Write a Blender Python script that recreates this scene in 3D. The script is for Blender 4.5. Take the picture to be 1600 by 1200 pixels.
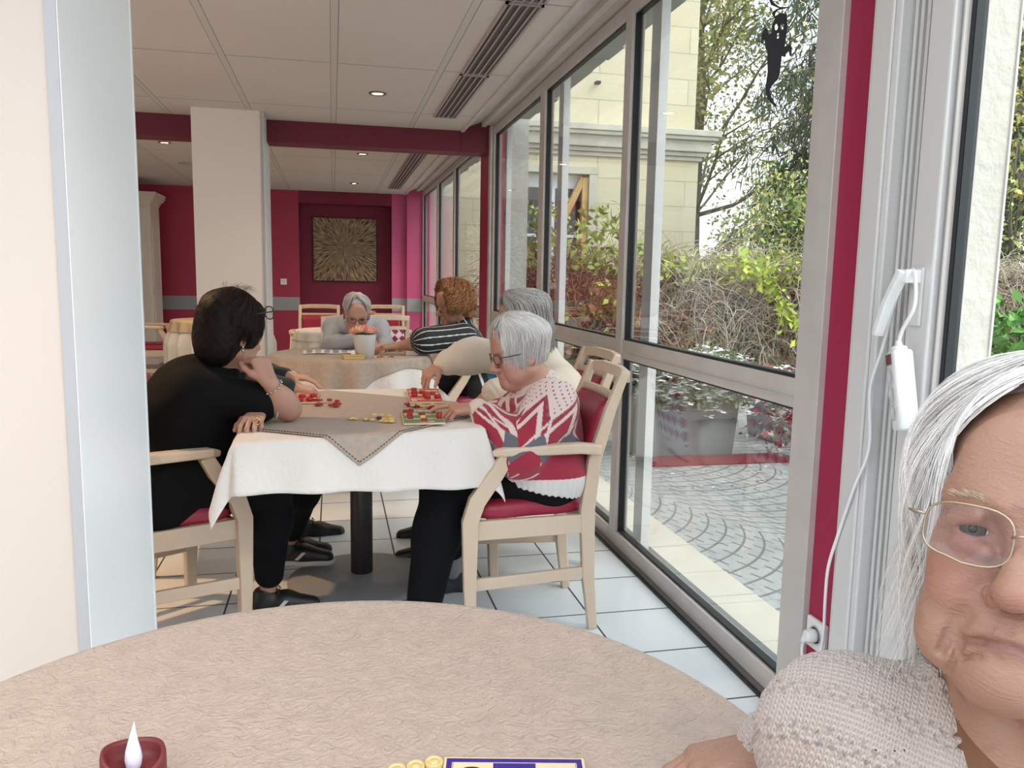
import bpy, bmesh, math, random
import numpy as np
from mathutils import Vector, Matrix
PI = math.pi
for o in list(bpy.data.objects): bpy.data.objects.remove(o)
C = bpy.context.scene.collection
rnd = random.Random(7)

# ------------------------------------------------ camera, world, light, exposure
scn = bpy.context.scene
CAMH = 1.25
yaw, pitch, roll = 0.221779, 0.131574, 0.01773
F = Vector((math.sin(yaw)*math.cos(pitch), math.cos(yaw)*math.cos(pitch), -math.sin(pitch)))
Rt = Vector((math.cos(yaw), -math.sin(yaw), 0)); Up = Rt.cross(F)
R2 = Rt*math.cos(roll) + Up*math.sin(roll); U2 = -Rt*math.sin(roll) + Up*math.cos(roll)
cam = bpy.data.cameras.new('camera'); camo = bpy.data.objects.new('camera', cam); C.objects.link(camo)
camo.matrix_world = Matrix(((R2.x, U2.x, -F.x, 0), (R2.y, U2.y, -F.y, 0), (R2.z, U2.z, -F.z, CAMH), (0, 0, 0, 1)))
cam.sensor_fit = 'HORIZONTAL'; cam.sensor_width = 36; cam.lens = 1246.3/1600*36
cam.clip_start = 0.02; cam.clip_end = 200
scn.camera = camo
scn.view_settings.view_transform = 'Standard'; scn.view_settings.look = 'None'
scn.view_settings.gamma = 1; scn.view_settings.use_curve_mapping = False
scn.view_settings.exposure = 1.2
w = bpy.data.worlds.new('overcast'); scn.world = w; w.use_nodes = True
nt = w.node_tree; bg = nt.nodes['Background']
tc = nt.nodes.new('ShaderNodeTexCoord'); sx = nt.nodes.new('ShaderNodeSeparateXYZ'); cr = nt.nodes.new('ShaderNodeValToRGB')
nz = nt.nodes.new('ShaderNodeTexNoise'); nz.inputs['Scale'].default_value = 2.2; nz.inputs['Detail'].default_value = 6
mx = nt.nodes.new('ShaderNodeMixRGB'); mx.inputs[2].default_value = (.62, .78, .93, 1)
nt.links.new(tc.outputs['Generated'], sx.inputs[0]); nt.links.new(sx.outputs['Z'], cr.inputs[0])
cr.color_ramp.elements[0].position = 0.0; cr.color_ramp.elements[0].color = (.93, .94, .93, 1)
cr.color_ramp.elements[1].position = 0.6; cr.color_ramp.elements[1].color = (.78, .88, .97, 1)
cr2 = nt.nodes.new('ShaderNodeValToRGB'); cr2.color_ramp.elements[0].position = .5; cr2.color_ramp.elements[1].position = .7
cr2.color_ramp.elements[1].color = (.6, .6, .6, 1)
nt.links.new(tc.outputs['Generated'], nz.inputs['Vector']); nt.links.new(nz.outputs[0], cr2.inputs[0])
nt.links.new(cr2.outputs[0], mx.inputs[0]); nt.links.new(cr.outputs[0], mx.inputs[1]); nt.links.new(mx.outputs[0], bg.inputs[0])
bg.inputs[1].default_value = 1.35
def lamp(name, typ, loc, energy, color, rot=(0, 0, 0), **kw):
    l = bpy.data.lights.new(name, typ); l.energy = energy; l.color = color
    for k, v in kw.items(): setattr(l, k, v)
    o = bpy.data.objects.new(name, l); o.location = loc; o.rotation_euler = rot; C.objects.link(o); return o
sun = lamp('sun', 'SUN', (5, -5, 9), 0.9, (1, .93, .82), (math.radians(42), math.radians(16), math.radians(25)), angle=0.5)

# ------------------------------------------------ materials
MATS = {}
def mat(name, col=(.8, .8, .8), rough=.6, metal=0, spec=.5, bump=None, var=None, emit=None, attr=None, sheen=0, sss=0, trans=0, coords='Object', coat=0):
    """bump=(scale, strength, dist[, kind]); var=(scale, amount)"""
    if name in MATS: return MATS[name]
    m = bpy.data.materials.new(name); m.use_nodes = True; n = m.node_tree; b = n.nodes['Principled BSDF']
    b.inputs['Base Color'].default_value = (*col, 1); b.inputs['Roughness'].default_value = rough
    b.inputs['Metallic'].default_value = metal; b.inputs['Specular IOR Level'].default_value = spec
    b.inputs['Sheen Weight'].default_value = sheen; b.inputs['Coat Weight'].default_value = coat
    if sss:
        b.inputs['Subsurface Weight'].default_value = sss; b.inputs['Subsurface Radius'].default_value = (.012, .005, .003); b.inputs['Subsurface Scale'].default_value = 1
    if trans: b.inputs['Transmission Weight'].default_value = trans
    t = n.nodes.new('ShaderNodeTexCoord'); src = None
    if attr:
        a = n.nodes.new('ShaderNodeAttribute'); a.attribute_name = attr; src = a.outputs['Color']
        n.links.new(src, b.inputs['Base Color'])
    if var:
        z = n.nodes.new('ShaderNodeTexNoise'); z.inputs['Scale'].default_value = var[0]; z.inputs['Detail'].default_value = 5
        n.links.new(t.outputs[coords], z.inputs['Vector'])
        mr = n.nodes.new('ShaderNodeMapRange'); mr.inputs[1].default_value = .3; mr.inputs[2].default_value = .7
        mr.inputs[3].default_value = 1-var[1]; mr.inputs[4].default_value = 1+var[1]*.6
        n.links.new(z.outputs[0], mr.inputs[0])
        vm = n.nodes.new('ShaderNodeVectorMath'); vm.operation = 'SCALE'
        if src: n.links.new(src, vm.inputs[0])
        else: vm.inputs[0].default_value = col
        n.links.new(mr.outputs[0], vm.inputs['Scale']); n.links.new(vm.outputs[0], b.inputs['Base Color'])
    if bump:
        kind = bump[3] if len(bump) > 3 else 'noise'
        if kind == 'noise':
            z = n.nodes.new('ShaderNodeTexNoise'); z.inputs['Scale'].default_value = bump[0]; z.inputs['Detail'].default_value = 4; h = z.outputs[0]
        elif kind == 'warp':
            z = n.nodes.new('ShaderNodeTexNoise'); z.inputs['Scale'].default_value = bump[0]; z.inputs['Detail'].default_value = 2.5; z.inputs['Distortion'].default_value = 2.5; h = z.outputs[0]
        elif kind == 'voronoi':
            z = n.nodes.new('ShaderNodeTexVoronoi'); z.inputs['Scale'].default_value = bump[0]; h = z.outputs[0]
        n.links.new(t.outputs[coords], z.inputs['Vector'])
        bp = n.nodes.new('ShaderNodeBump'); bp.inputs['Strength'].default_value = bump[1]; bp.inputs['Distance'].default_value = bump[2]
        n.links.new(h, bp.inputs['Height']); n.links.new(bp.outputs[0], b.inputs['Normal'])
    if emit:
        b.inputs['Emission Color'].default_value = (*emit[0], 1); b.inputs['Emission Strength'].default_value = emit[1]
    MATS[name] = m; return m
class NB:
    """tiny node-math helper"""
    def __init__(s, m): s.n = m.node_tree; s.b = s.n.nodes['Principled BSDF']
    def val(s, v): x = s.n.nodes.new('ShaderNodeValue'); x.outputs[0].default_value = v; return x.outputs[0]
    def m(s, op, a, b=None, c=None):
        x = s.n.nodes.new('ShaderNodeMath'); x.operation = op
        for i, q in enumerate((a, b, c)):
            if q is None: continue
            if isinstance(q, (int, float)): x.inputs[i].default_value = q
            else: s.n.links.new(q, x.inputs[i])
        return x.outputs[0]
    def xyz(s, coords='Object'):
        t = s.n.nodes.new('ShaderNodeTexCoord'); p = s.n.nodes.new('ShaderNodeSeparateXYZ'); s.n.links.new(t.outputs[coords], p.inputs[0]); return p.outputs
    def noise(s, scale, detail=4, dist=0):
        t = s.n.nodes.new('ShaderNodeTexCoord'); z = s.n.nodes.new('ShaderNodeTexNoise'); z.inputs['Scale'].default_value = scale; z.inputs['Detail'].default_value = detail; z.inputs['Distortion'].default_value = dist
        s.n.links.new(t.outputs['Object'], z.inputs['Vector']); return z.outputs[0]
    def mix(s, f, a, b):
        x = s.n.nodes.new('ShaderNodeMixRGB')
        for i, q in ((0, f), (1, a), (2, b)):
            if isinstance(q, tuple): x.inputs[i].default_value = (*q, 1)
            elif isinstance(q, (int, float)): x.inputs[i].default_value = q
            else: s.n.links.new(q, x.inputs[i])
        return x.outputs[0]
    def color(s, c): s.n.links.new(c, s.b.inputs['Base Color'])
    def rough(s, c): s.n.links.new(c, s.b.inputs['Roughness'])
    def bump(s, h, st, d):
        bp = s.n.nodes.new('ShaderNodeBump'); bp.inputs['Strength'].default_value = st; bp.inputs['Distance'].default_value = d
        s.n.links.new(h, bp.inputs['Height']); s.n.links.new(bp.outputs[0], s.b.inputs['Normal'])
    def line(s, c, off, per, wid):
        """1 within a joint of width wid every per along coordinate c"""
        u = s.m('WRAP', s.m('SUBTRACT', c, off), per/2, -per/2)
        return s.m('LESS_THAN', s.m('ABSOLUTE', u), wid/2)

# ------------------------------------------------ mesh builder
class MB:
    def __init__(s): s.v = []; s.f = []; s.s = []; s.mi = []
    def add(s, vs, fs, smooth=False, mi=0):
        o = len(s.v); s.v += [tuple(v) for v in vs]; s.f += [tuple(i+o for i in f) for f in fs]
        s.s += [smooth]*len(fs); s.mi += [mi]*len(fs); return s
    def box(s, x0, x1, y0, y1, z0, z1, M=None, mi=0):
        vs = [Vector((x, y, z)) for z in (z0, z1) for y in (y0, y1) for x in (x0, x1)]
        if M: vs = [M @ v for v in vs]
        return s.add(vs, [(0, 2, 3, 1), (4, 5, 7, 6), (0, 1, 5, 4), (2, 6, 7, 3), (0, 4, 6, 2), (1, 3, 7, 5)], mi=mi)
    def sweep(s, pts, sizes, up=(0, 0, 1), smooth=False, mi=0, sec=None):
        """rectangular section (w,h) swept along pts; w along side, h along up-ish"""
        pts = [Vector(p) for p in pts]; n = len(pts); up = Vector(up); rings = []
        if not isinstance(sizes[0], (tuple, list)): sizes = [sizes]*n
        for i, p in enumerate(pts):
            t = (pts[min(i+1, n-1)]-pts[max(i-1, 0)]).normalized()
            sd = t.cross(up).normalized(); u = sd.cross(t).normalized(); a, b = sizes[i][0]/2, sizes[i][1]/2
            # keep thickness in bends
            c = [(-a, -b), (a, -b), (a, b), (-a, b)] if sec is None else [(a*q[0], b*q[1]) for q in sec]
            rings.append([p+sd*x+u*y for x, y in c])
        k = len(rings[0]); vs = [v for r in rings for v in r]
        fs = [(i*k+j, i*k+(j+1) % k, (i+1)*k+(j+1) % k, (i+1)*k+j) for i in range(n-1) for j in range(k)]
        fs += [tuple(reversed(range(k))), tuple(range((n-1)*k, n*k))]
        return s.add(vs, fs, smooth, mi)
    def tube(s, pts, r, n=8, closed=False, smooth=True, mi=0, caps=True):
        pts = [Vector(p) for p in pts]; N = len(pts)
        if not isinstance(r, (list, tuple)): r = [r]*N
        t0 = (pts[1]-pts[0]).normalized(); a = Vector((0, 0, 1)) if abs(t0.z) < .9 else Vector((1, 0, 0))
        u = t0.cross(a).normalized(); vs = []
        for i, p in enumerate(pts):
            if closed: t = (pts[(i+1) % N]-pts[i-1]).normalized()
            else: t = (pts[min(i+1, N-1)]-pts[max(i-1, 0)]).normalized()
            u = (u-t*u.dot(t)).normalized(); w_ = t.cross(u)
            vs += [p+(u*math.cos(2*PI*j/n)+w_*math.sin(2*PI*j/n))*r[i] for j in range(n)]
        fs = []
        for i in range(N if closed else N-1):
            i2 = (i+1) % N
            fs += [(i*n+j, i*n+(j+1) % n, i2*n+(j+1) % n, i2*n+j) for j in range(n)]
        if not closed and caps: fs += [tuple(reversed(range(n))), tuple(range((N-1)*n, N*n))]
        return s.add(vs, fs, smooth, mi)
    def lathe(s, prof, c=(0, 0, 0), n=24, smooth=True, mi=0, M=None):
        vs = []; c = Vector(c)
        for r, z in prof: vs += [Vector((r*math.cos(2*PI*j/n), r*math.sin(2*PI*j/n), z)) for j in range(n)]
        vs = [(M @ v if M else v)+c for v in vs]
        fs = [(i*n+j, i*n+(j+1) % n, (i+1)*n+(j+1) % n, (i+1)*n+j) for i in range(len(prof)-1) for j in range(n)]
        if prof[0][0] > 1e-5: fs.append(tuple(reversed(range(n))))
        if prof[-1][0] > 1e-5: fs.append(tuple(range((len(prof)-1)*n, len(prof)*n)))
        return s.add(vs, fs, smooth, mi)
    def prism(s, poly, y0, y1, M=None, mi=0):
        """poly in xz extruded along y"""
        k = len(poly); vs = [Vector((x, y0, z)) for x, z in poly]+[Vector((x, y1, z)) for x, z in poly]
        if M: vs = [M @ v for v in vs]
        fs = [tuple(range(k)), tuple(reversed(range(k, 2*k)))]+[(j, j+k, (j+1) % k+k, (j+1) % k) for j in range(k)]
        return s.add(vs, fs, mi=mi)
    def ball(s, c, r, n=12, mi=0, sq=(1, 1, 1), M=None):
        prof = [(r*math.sin(PI*i/n)*1.0, -r*math.cos(PI*i/n)) for i in range(n+1)]
        prof[0] = (1e-6, -r); prof[-1] = (1e-6, r); S = Matrix.Diagonal((*sq, 1))
        return s.lathe(prof, c, n*2 if n > 5 else 8, True, mi, (M @ S) if M else S)
    def grid(s, f, nu, nv, smooth=True, closed_u=False, mi=0):
        vs = [f(i/(nu if closed_u else nu-1) if nu > 1 else 0, j/(nv-1)) for j in range(nv) for i in range(nu)]
        fs = [(j*nu+i, j*nu+(i+1) % nu, (j+1)*nu+(i+1) % nu, (j+1)*nu+i) for j in range(nv-1) for i in range(nu if closed_u else nu-1)]
        return s.add(vs, fs, smooth, mi)
    def build(s, name, m, parent=None, bevel=0, sub=0, solid=0, loc=None, rz=0, **pr):
        me = bpy.data.meshes.new(name); me.from_pydata(s.v, [], s.f); me.update()
        me.polygons.foreach_set('use_smooth', s.s)
        for q in (m if isinstance(m, (list, tuple)) else [m]): me.materials.append(q)
        me.polygons.foreach_set('material_index', s.mi)
        o = bpy.data.objects.new(name, me); C.objects.link(o)
        if solid:
            q = o.modifiers.new('s', 'SOLIDIFY'); q.thickness = solid; q.offset = -1
        if sub:
            q = o.modifiers.new('u', 'SUBSURF'); q.levels = q.render_levels = sub
        if bevel:
            q = o.modifiers.new('b', 'BEVEL'); q.width = bevel; q.segments = 2; q.limit_method = 'ANGLE'; q.angle_limit = .6
            o.modifiers['b'].harden_normals = False
        if parent: o.parent = parent
        if loc: o.location = loc
        o.rotation_euler.z = rz
        tag(o, **pr); return o
def tag(o, label=None, cat=None, group=None, kind=None):
    if label: o['label'] = label
    if cat: o['category'] = cat
    if group: o['group'] = group
    if kind: o['kind'] = kind
    return o
def thing(name, label, cat, loc=(0, 0, 0), rz=0, group=None):
    o = bpy.data.objects.new(name, None); o.empty_display_size = .05; C.objects.link(o); o.location = loc; o.rotation_euler.z = rz
    return tag(o, label, cat, group)
def dup(o, loc=None, rz=None, label=None, parent=None):
    c = o.copy(); C.objects.link(c)
    if parent: c.parent = parent
    if loc: c.location = loc
    if rz is not None: c.rotation_euler.z = rz
    if label: c['label'] = label
    for ch in o.children: dup(ch, parent=c)
    return c
def B(name, m, *box, parent=None, bevel=0, **pr):
    return MB().box(*box).build(name, m, parent, bevel, **pr)
S = dict(kind='structure')
# ================================================= STRUCTURE
CEIL = 2.43
m_floor = mat('floor_tile', (.72, .76, .79), .22, spec=.45)
q = NB(m_floor); X, Y, Z = q.xyz()
g = q.m('MAXIMUM', q.line(X, 1.26, 1/3, .0075), q.line(Y, 2.40, 1/3, .0075))
tn = q.noise(2.5, 5, .6)
q.color(q.mix(g, q.mix(tn, (.68, .71, .73), (.77, .80, .82)), (.06, .06, .065)))
q.rough(q.m('MULTIPLY_ADD', g, .5, .2)); q.bump(q.m('SUBTRACT', 1, g), .5, .002)
B('floor', m_floor, -5, 1.36, -3.0, 12.6, -.12, 0, **S)
m_ceil = mat('ceiling_tile', (.66, .62, .59), .85)
q = NB(m_ceil); X, Y, Z = q.xyz()
gx = q.line(X, .022, .6, .034); gy = q.line(Y, 4.78, 1.25, .010); gxe = q.line(X, .022+.019, .6, .006)
gxe2 = q.line(X, .022-.019, .6, .004)
c = q.mix(gx, q.mix(q.noise(1.2, 3), (.62, .555, .515), (.68, .615, .575)), (.60, .56, .52))
c = q.mix(q.m('MAXIMUM', gxe, gxe2), c, (.34, .31, .29)); c = q.mix(q.m('MULTIPLY', gy, q.m('SUBTRACT', 1, gx)), c, (.27, .24, .22)); q.color(c)
q.bump(q.m('SUBTRACT', 1, q.m('MAXIMUM', gx, gy)), .4, .004)
B('ceiling', m_ceil, -5, 1.03, .9, 12.4, CEIL, CEIL+.1, **S)
m_white = mat('white_paint', (.84, .85, .86), .5)
m_header = mat('header_panel', (.62, .57, .54), .55, bump=(30, .1, .002), var=(6, .07))
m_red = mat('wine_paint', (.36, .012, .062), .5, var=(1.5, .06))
m_pink = mat('raspberry_paint', (.40, .028, .075), .5, var=(1.2, .05))
m_mag = mat('magenta_window_lit', (.56, .085, .22), .5)  # pinker than the raspberry wall, window light put into the colour
m_nich = mat('niche_paint', (.19, .006, .035), .55)
m_band = mat('grey_band', (.33, .34, .36), .6)
m_cream = mat('cream_paint', (.80, .72, .66), .55)
m_alu = mat('aluminium', (.62, .58, .55), .38, metal=.15, bump=(9, .05, .001), var=(7, .08))
m_alu2 = mat('aluminium_pale', (.70, .69, .68), .35, metal=.1)
m_dark = mat('gasket', (.012, .014, .016), .45)
m_track = mat('steel_track', (.20, .20, .205), .35, metal=.7)
# header recess above the windows
h = MB()
h.prism([(1.03, CEIL-.012), (1.055, CEIL-.012), (1.055, CEIL+.02), (1.03, CEIL+.02)], -.6, 12)
h.prism([(1.05, CEIL+.02), (1.20, CEIL+.075), (1.20, CEIL+.10), (1.05, CEIL+.10)], -.6, 12)
h.prism([(1.20, CEIL+.04), (1.235, CEIL+.04), (1.235, CEIL+.12), (1.20, CEIL+.12)], -.6, 12)
h.prism([(1.235, CEIL+.06), (1.36, CEIL+.03), (1.36, CEIL+.14), (1.235, CEIL+.14)], -.6, 12)
h.build('trim_1', m_header, **S)
# ceiling air grille (slot diffusers, in lengths)
def grille(y0, y1, label):
    t = thing('ceiling_grille', label, 'ventilation grille', (.825, y0, CEIL), group=None)
    L = y1-y0
    MB().box(-.075, .075, 0, L, -.004, .002).build('back_plate', mat('grille_back', (.16, .14, .14), .6), t)
    f = MB()
    f.box(-.085, -.072, 0, L, -.012, .0); f.box(.072, .085, 0, L, -.012, .0); f.box(-.085, .085, 0, .01, -.012, 0); f.box(-.085, .085, L-.01, L, -.012, 0)
    f.build('frame', mat('grille_metal', (.42, .36, .35), .45), t)
    for k in range(4):
        x = -.055+k*.036
        MB().prism([(x-.010, -.018), (x+.008, -.003), (x+.012, -.003), (x-.006, -.019)], .01, L-.01).build('blade', mat('grille_metal'), t)
for y0, y1, lb in ((2.28, 3.50, 'slotted grey ceiling air grille nearest the camera, cut by the top edge of the photo'), (3.53, 4.77, 'slotted grey ceiling air grille, middle one in the row before the wine red beam'),
                   (4.80, 6.08, 'slotted grey ceiling air grille ending just before the wine red beam'), (7.3, 11.1, 'slotted ceiling air grille in the far bay beyond the wine red beam')): grille(y0, y1, lb)
# beam
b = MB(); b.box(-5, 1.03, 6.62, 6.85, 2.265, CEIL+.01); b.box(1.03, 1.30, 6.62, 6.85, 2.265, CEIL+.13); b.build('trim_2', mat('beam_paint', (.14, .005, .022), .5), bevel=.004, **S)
# pillars
def pillar(y0, y1, name, x0=-.98):
    B(name, m_cream, x0, -.487, y0, y1, 0, CEIL, **S)
    e = MB()
    for yy in (y0, y1): e.box(-.497, -.483, yy-(.002 if yy == y0 else .012), yy+(.012 if yy == y0 else .002), 0, CEIL)
    e.box(-.4875, -.484, y0+.011, y1-.011, 0, CEIL); e.build('trim_3', mat('pillar_side_daylit', (.88, .90, .92), .35), **S)  # sheet on the window side, bluish daylight put into its colour
    B('trim_4', mat('corner_bead', (.42, .41, .42), .4), -.505, -.485, y0-.005, y0+.012, 0, CEIL, **S)
pillar(1.675, 2.25, 'wall_near_pillar', -1.25)
bpy.data.objects['wall_near_pillar'].data.materials[0] = mat('cream_front_dimmed', (.60, .51, .45), .6)  # cream darkened in colour to keep the front dimmer than the window side
pillar(6.29, 6.88, 'wall_far_pillar')
# back wall
def wallseg(name, m, x0, x1, y0, y1, z0=0, z1=CEIL+.2): return B(name, m, x0, x1, y0, y1, z0, z1, **S)
YB = 11.9
wallseg('wall_back', m_pink, -5, -.46, YB, YB+.12)
wallseg('wall_back_right', m_mag, .85, 1.40, YB, YB+.12)
wallseg('wall_niche_back', m_nich, -.5, .9, YB+.30, YB+.42)
wallseg('wall_niche_left', m_nich, -.58, -.46, YB+.12, YB+.42); wallseg('wall_niche_right', m_nich, .85, .97, YB+.12, YB+.42)
wallseg('wall_niche_top', m_nich, -.46, .85, YB-.001, YB+.42, 2.26, CEIL+.2)
wallseg('wall_back_pier', m_mag, 1.06, 1.30, YB-.10, YB)
for x0, x1, y in ((-5, -.46, YB), (.85, 1.06, YB), (1.06, 1.302, YB-.10)): B('trim_5', m_band, x0, x1, y-.004, y+.002, .74, .93, **S)
B('trim_6', mat('black_strip', (.01, .01, .01), .5), -.46, .85, YB+.285, YB+.302, .0, .64, **S)  # black strip along the foot of the niche back
wallseg('wall_left', m_cream, -5.1, -5, -3, 12.5)
wallseg('wall_behind', m_cream, -5, 1.36, -3.1, -3)
# light switch
t = thing('light_switch', 'small square white wall switch on the raspberry wall left of the niche', 'light switch', (-.68, YB, 1.147))
MB().box(-.042, .042, -.008, .0, -.042, .042).build('plate', m_white, t, .003)
MB().box(-.02, .02, -.013, -.008, -.02, .02).build('rocker', m_cream, t, .002)
# ---- window wall x = 1.31
WX0, WX1 = 1.285, 1.345
def glassmat(name='glass', tint=(.88, .90, .90)):
    if name in MATS: return MATS[name]
    m = bpy.data.materials.new(name); m.use_nodes = True; n = m.node_tree; n.nodes.remove(n.nodes['Principled BSDF'])
    tr = n.nodes.new('ShaderNodeBsdfTransparent'); tr.inputs[0].default_value = (*tint, 1)
    gl = n.nodes.new('ShaderNodeBsdfGlossy'); gl.inputs['Roughness'].default_value = .0; gl.inputs[0].default_value = (1, 1, 1, 1)
    fr = n.nodes.new('ShaderNodeFresnel'); fr.inputs[0].default_value = 1.5
    ge = n.nodes.new('ShaderNodeNewGeometry'); mp = n.nodes.new('ShaderNodeMapRange'); mp.inputs[3].default_value = 1.5; mp.inputs[4].default_value = 1/1.5
    n.links.new(ge.outputs['Backfacing'], mp.inputs[0]); n.links.new(mp.outputs[0], fr.inputs[0])
    mxs = n.nodes.new('ShaderNodeMixShader'); n.links.new(fr.outputs[0], mxs.inputs[0]); n.links.new(tr.outputs[0], mxs.inputs[1]); n.links.new(gl.outputs[0], mxs.inputs[2])
    n.links.new(mxs.outputs[0], n.nodes['Material Output'].inputs[0]); MATS[name] = m; return m
m_glass = glassmat()
ZT0, ZT1, ZB, ZTOP = .895, .98, .075, 2.40
def window(idx, y0, y1, jl=.05, jr=.05, gw=.018, zt=(ZT0, ZT1)):
    f = MB()
    f.box(WX0, WX1, y0, y0+jl, 0, ZTOP+.06); f.box(WX0, WX1, y1-jr, y1, 0, ZTOP+.06)
    f.box(WX0, WX1, y0+jl, y1-jr, ZTOP, ZTOP+.06); f.box(WX0, WX1, y0+jl, y1-jr, .0, ZB); f.box(WX0+.005, WX1-.005, y0+jl, y1-jr, *zt)
    f.box(WX0-.006, WX0, y0+jl, y1-jr, zt[0]+.028, zt[0]+.032)
    o = f.build('window_%d' % idx, m_alu, bevel=.003, **S)
    for a, b_ in ((ZB, zt[0]), (zt[1], ZTOP)):
        MB().box(1.312, 1.318, y0+jl-.005, y1-jr+.005, a-.005, b_+.005).build('pane', m_glass, o)
        g = MB(); yy0, yy1 = y0+jl, y1-jr
        g.box(1.300, 1.330, yy0, yy0+.010, a, b_); g.box(1.300, 1.330, yy1-.010, yy1, a, b_)
        g.box(1.300, 1.330, yy0, yy1, a, a+.010); g.box(1.300, 1.330, yy0, yy1, b_-.008, b_); g.build('gasket', m_dark, o)
    return o
window(1, 1.915, 3.475, .115, .03)
window(2, 3.475, 4.98, .05, .06)
window(3, 4.98, 6.56, .05, .05)
window(4, 7.06, 8.72, .05, .05); window(5, 8.72, 10.12, .05, .05); window(6, 10.12, 11.8, .05, .05)
window(7, -.3, 1.500, .06, .006, zt=(.85, .92))
for i, (a, b_) in enumerate(((-1.6, -.3), (-3, -1.6))): window(8+i, a, b_)
# outer blind guide seen through the panes
for yy in (3.40, 4.86, 6.46): B('trim_7', m_alu2, 1.36, 1.40, yy-.10, yy, 0, 2.5, **S)
# far pilaster with paint
B('wall_pilaster', m_red, 1.27, 1.40, 6.60, 7.02, 0, CEIL+.15, **S)
B('trim_8', m_alu, 1.262, 1.284, 6.545, 6.62, 0, CEIL+.04, bevel=.003, **S)
# near pilaster
B('wall_right', m_red, 1.305, 1.40, 1.765, 1.925, 0, 2.52, **S)
d = MB(); d.box(1.270, 1.345, 1.672, 1.772, 0, 2.5); d.box(1.262, 1.27, 1.69, 1.755, 0, 2.5); d.build('door_1', m_alu2, bevel=.004, **S)
d = MB()
for i, yy in enumerate((1.655, 1.628, 1.600)): d.box(1.300-.006*i, 1.345, yy, yy+.010, 0, 2.5)
d.build('trim_9', m_alu2, **S)
B('trim_10', mat('track_grey', (.22, .225, .235), .4, metal=.3), 1.312, 1.345, 1.59, 1.672, 0, 2.5, **S)
B('trim_11', m_dark, 1.30, 1.35, 1.578, 1.592, 0, 2.5, **S)
leaf = MB(); leaf.box(1.272, 1.345, 1.508, 1.580, .02, 2.5); leaf.build('door_2', m_alu2, bevel=.005, **S)
B('trim_12', m_dark, 1.302, 1.330, 1.482, 1.508, .02, 2.5, **S)
# threshold
t_ = MB(); t_.box(1.262, 1.286, -3, 11.8, .0, .012); t_.build('trim_13', m_track, **S)
B('trim_14', m_dark, 1.250, 1.2625, -3, 11.8, 0, .006, **S)
B('trim_15', m_track, 1.345, 1.42, -3, 11.8, -.02, .03, **S)
# picture in the niche
m_pic = mat('gilded_reed', (.28, .19, .10), .4, metal=.25)
q = NB(m_pic); X, Y, Z = q.xyz()
ang = q.m('ARCTAN2', q.m('ADD', Z, -.03), q.m('ADD', X, .02))
cmb = q.n.nodes.new('ShaderNodeCombineXYZ'); rad = q.m('SQRT', q.m('ADD', q.m('POWER', X, 2), q.m('POWER', Z, 2)))
q.n.links.new(q.m('MULTIPLY', ang, 26), cmb.inputs[0]); q.n.links.new(q.m('MULTIPLY', rad, 9), cmb.inputs[1])
zn = q.n.nodes.new('ShaderNodeTexNoise'); zn.inputs['Scale'].default_value = 1.0; zn.inputs['Detail'].default_value = 5; q.n.links.new(cmb.outputs[0], zn.inputs['Vector'])
cr = q.n.nodes.new('ShaderNodeValToRGB'); q.n.links.new(zn.outputs[0], cr.inputs[0])
for p, c in ((.36, (.025, .013, .007)), (.70, (.50, .35, .20))):
    e = cr.color_ramp.elements[0] if p < .5 else cr.color_ramp.elements[1]; e.position = p; e.color = (*c, 1)
q.color(cr.outputs[0]); q.bump(zn.outputs[0], .6, .01)
t = thing('picture', 'square gilt sunburst relief picture hanging in the dark wine red niche', 'picture', (.185, YB+.295, 1.625))
MB().box(-.455, .455, -.045, 0, -.455, .455).build('canvas', m_pic, t, .006)
MB().box(-.465, .465, -.02, .001, -.465, .465).build('back_frame', mat('dark_wood', (.02, .012, .01), .5), t)
# downlights
def downlight(x, y, label, watt, warm=(1, .78, .5), spot=True, em=12):
    t = thing('ceiling_downlight', label, 'ceiling light', (x, y, CEIL))
    MB().lathe([(.058, 0), (.058, -.006), (.046, -.010), (.040, -.004), (.036, 0.0)], n=24).build('ring', mat('brass_ring', (.25, .20, .13), .3, metal=.8), t)
    MB().lathe([(.001, -.003), (.036, -.003), (.036, -.0005), (.001, -.0005)], n=20).build('bulb', mat('bulb_warm', (1, .8, .4), .4, emit=((1, .80, .42), em)), t)
    l = lamp('downlight_beam', 'SPOT', (0, 0, -.02), watt, warm, (0, 0, 0), spot_size=2.3, spot_blend=.8, shadow_soft_size=.04); l.parent = t
downlight(.30, 5.46, 'recessed spotlight in the ceiling in front of the wine red beam', 14)
downlight(.30, 8.13, 'recessed spotlight beyond the beam, nearer of the two above the far tables', 18)
downlight(.285, 10.70, 'recessed spotlight beyond the beam, farther one near the back wall', 20)
downlight(-1.485, 8.04, 'glowing recessed spotlight in the ceiling left of the far cream pillar', 40)
downlight(-1.5, 3.5, 'recessed spotlight in the ceiling left of the near pillar', 75, (1, .62, .32)); downlight(-1.8, .3, 'recessed spotlight behind the near pillar', 8)
t = thing('ceiling_speaker', 'round flat loudspeaker grille in the ceiling left of the far pillar', 'ceiling speaker', (-1.5, 9.5, CEIL))
MB().lathe([(.12, 0), (.12, -.008), (.10, -.012), (.001, -.012)], n=32).build('cover', mat('speaker_cover', (.5, .45, .42), .7), t)
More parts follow.
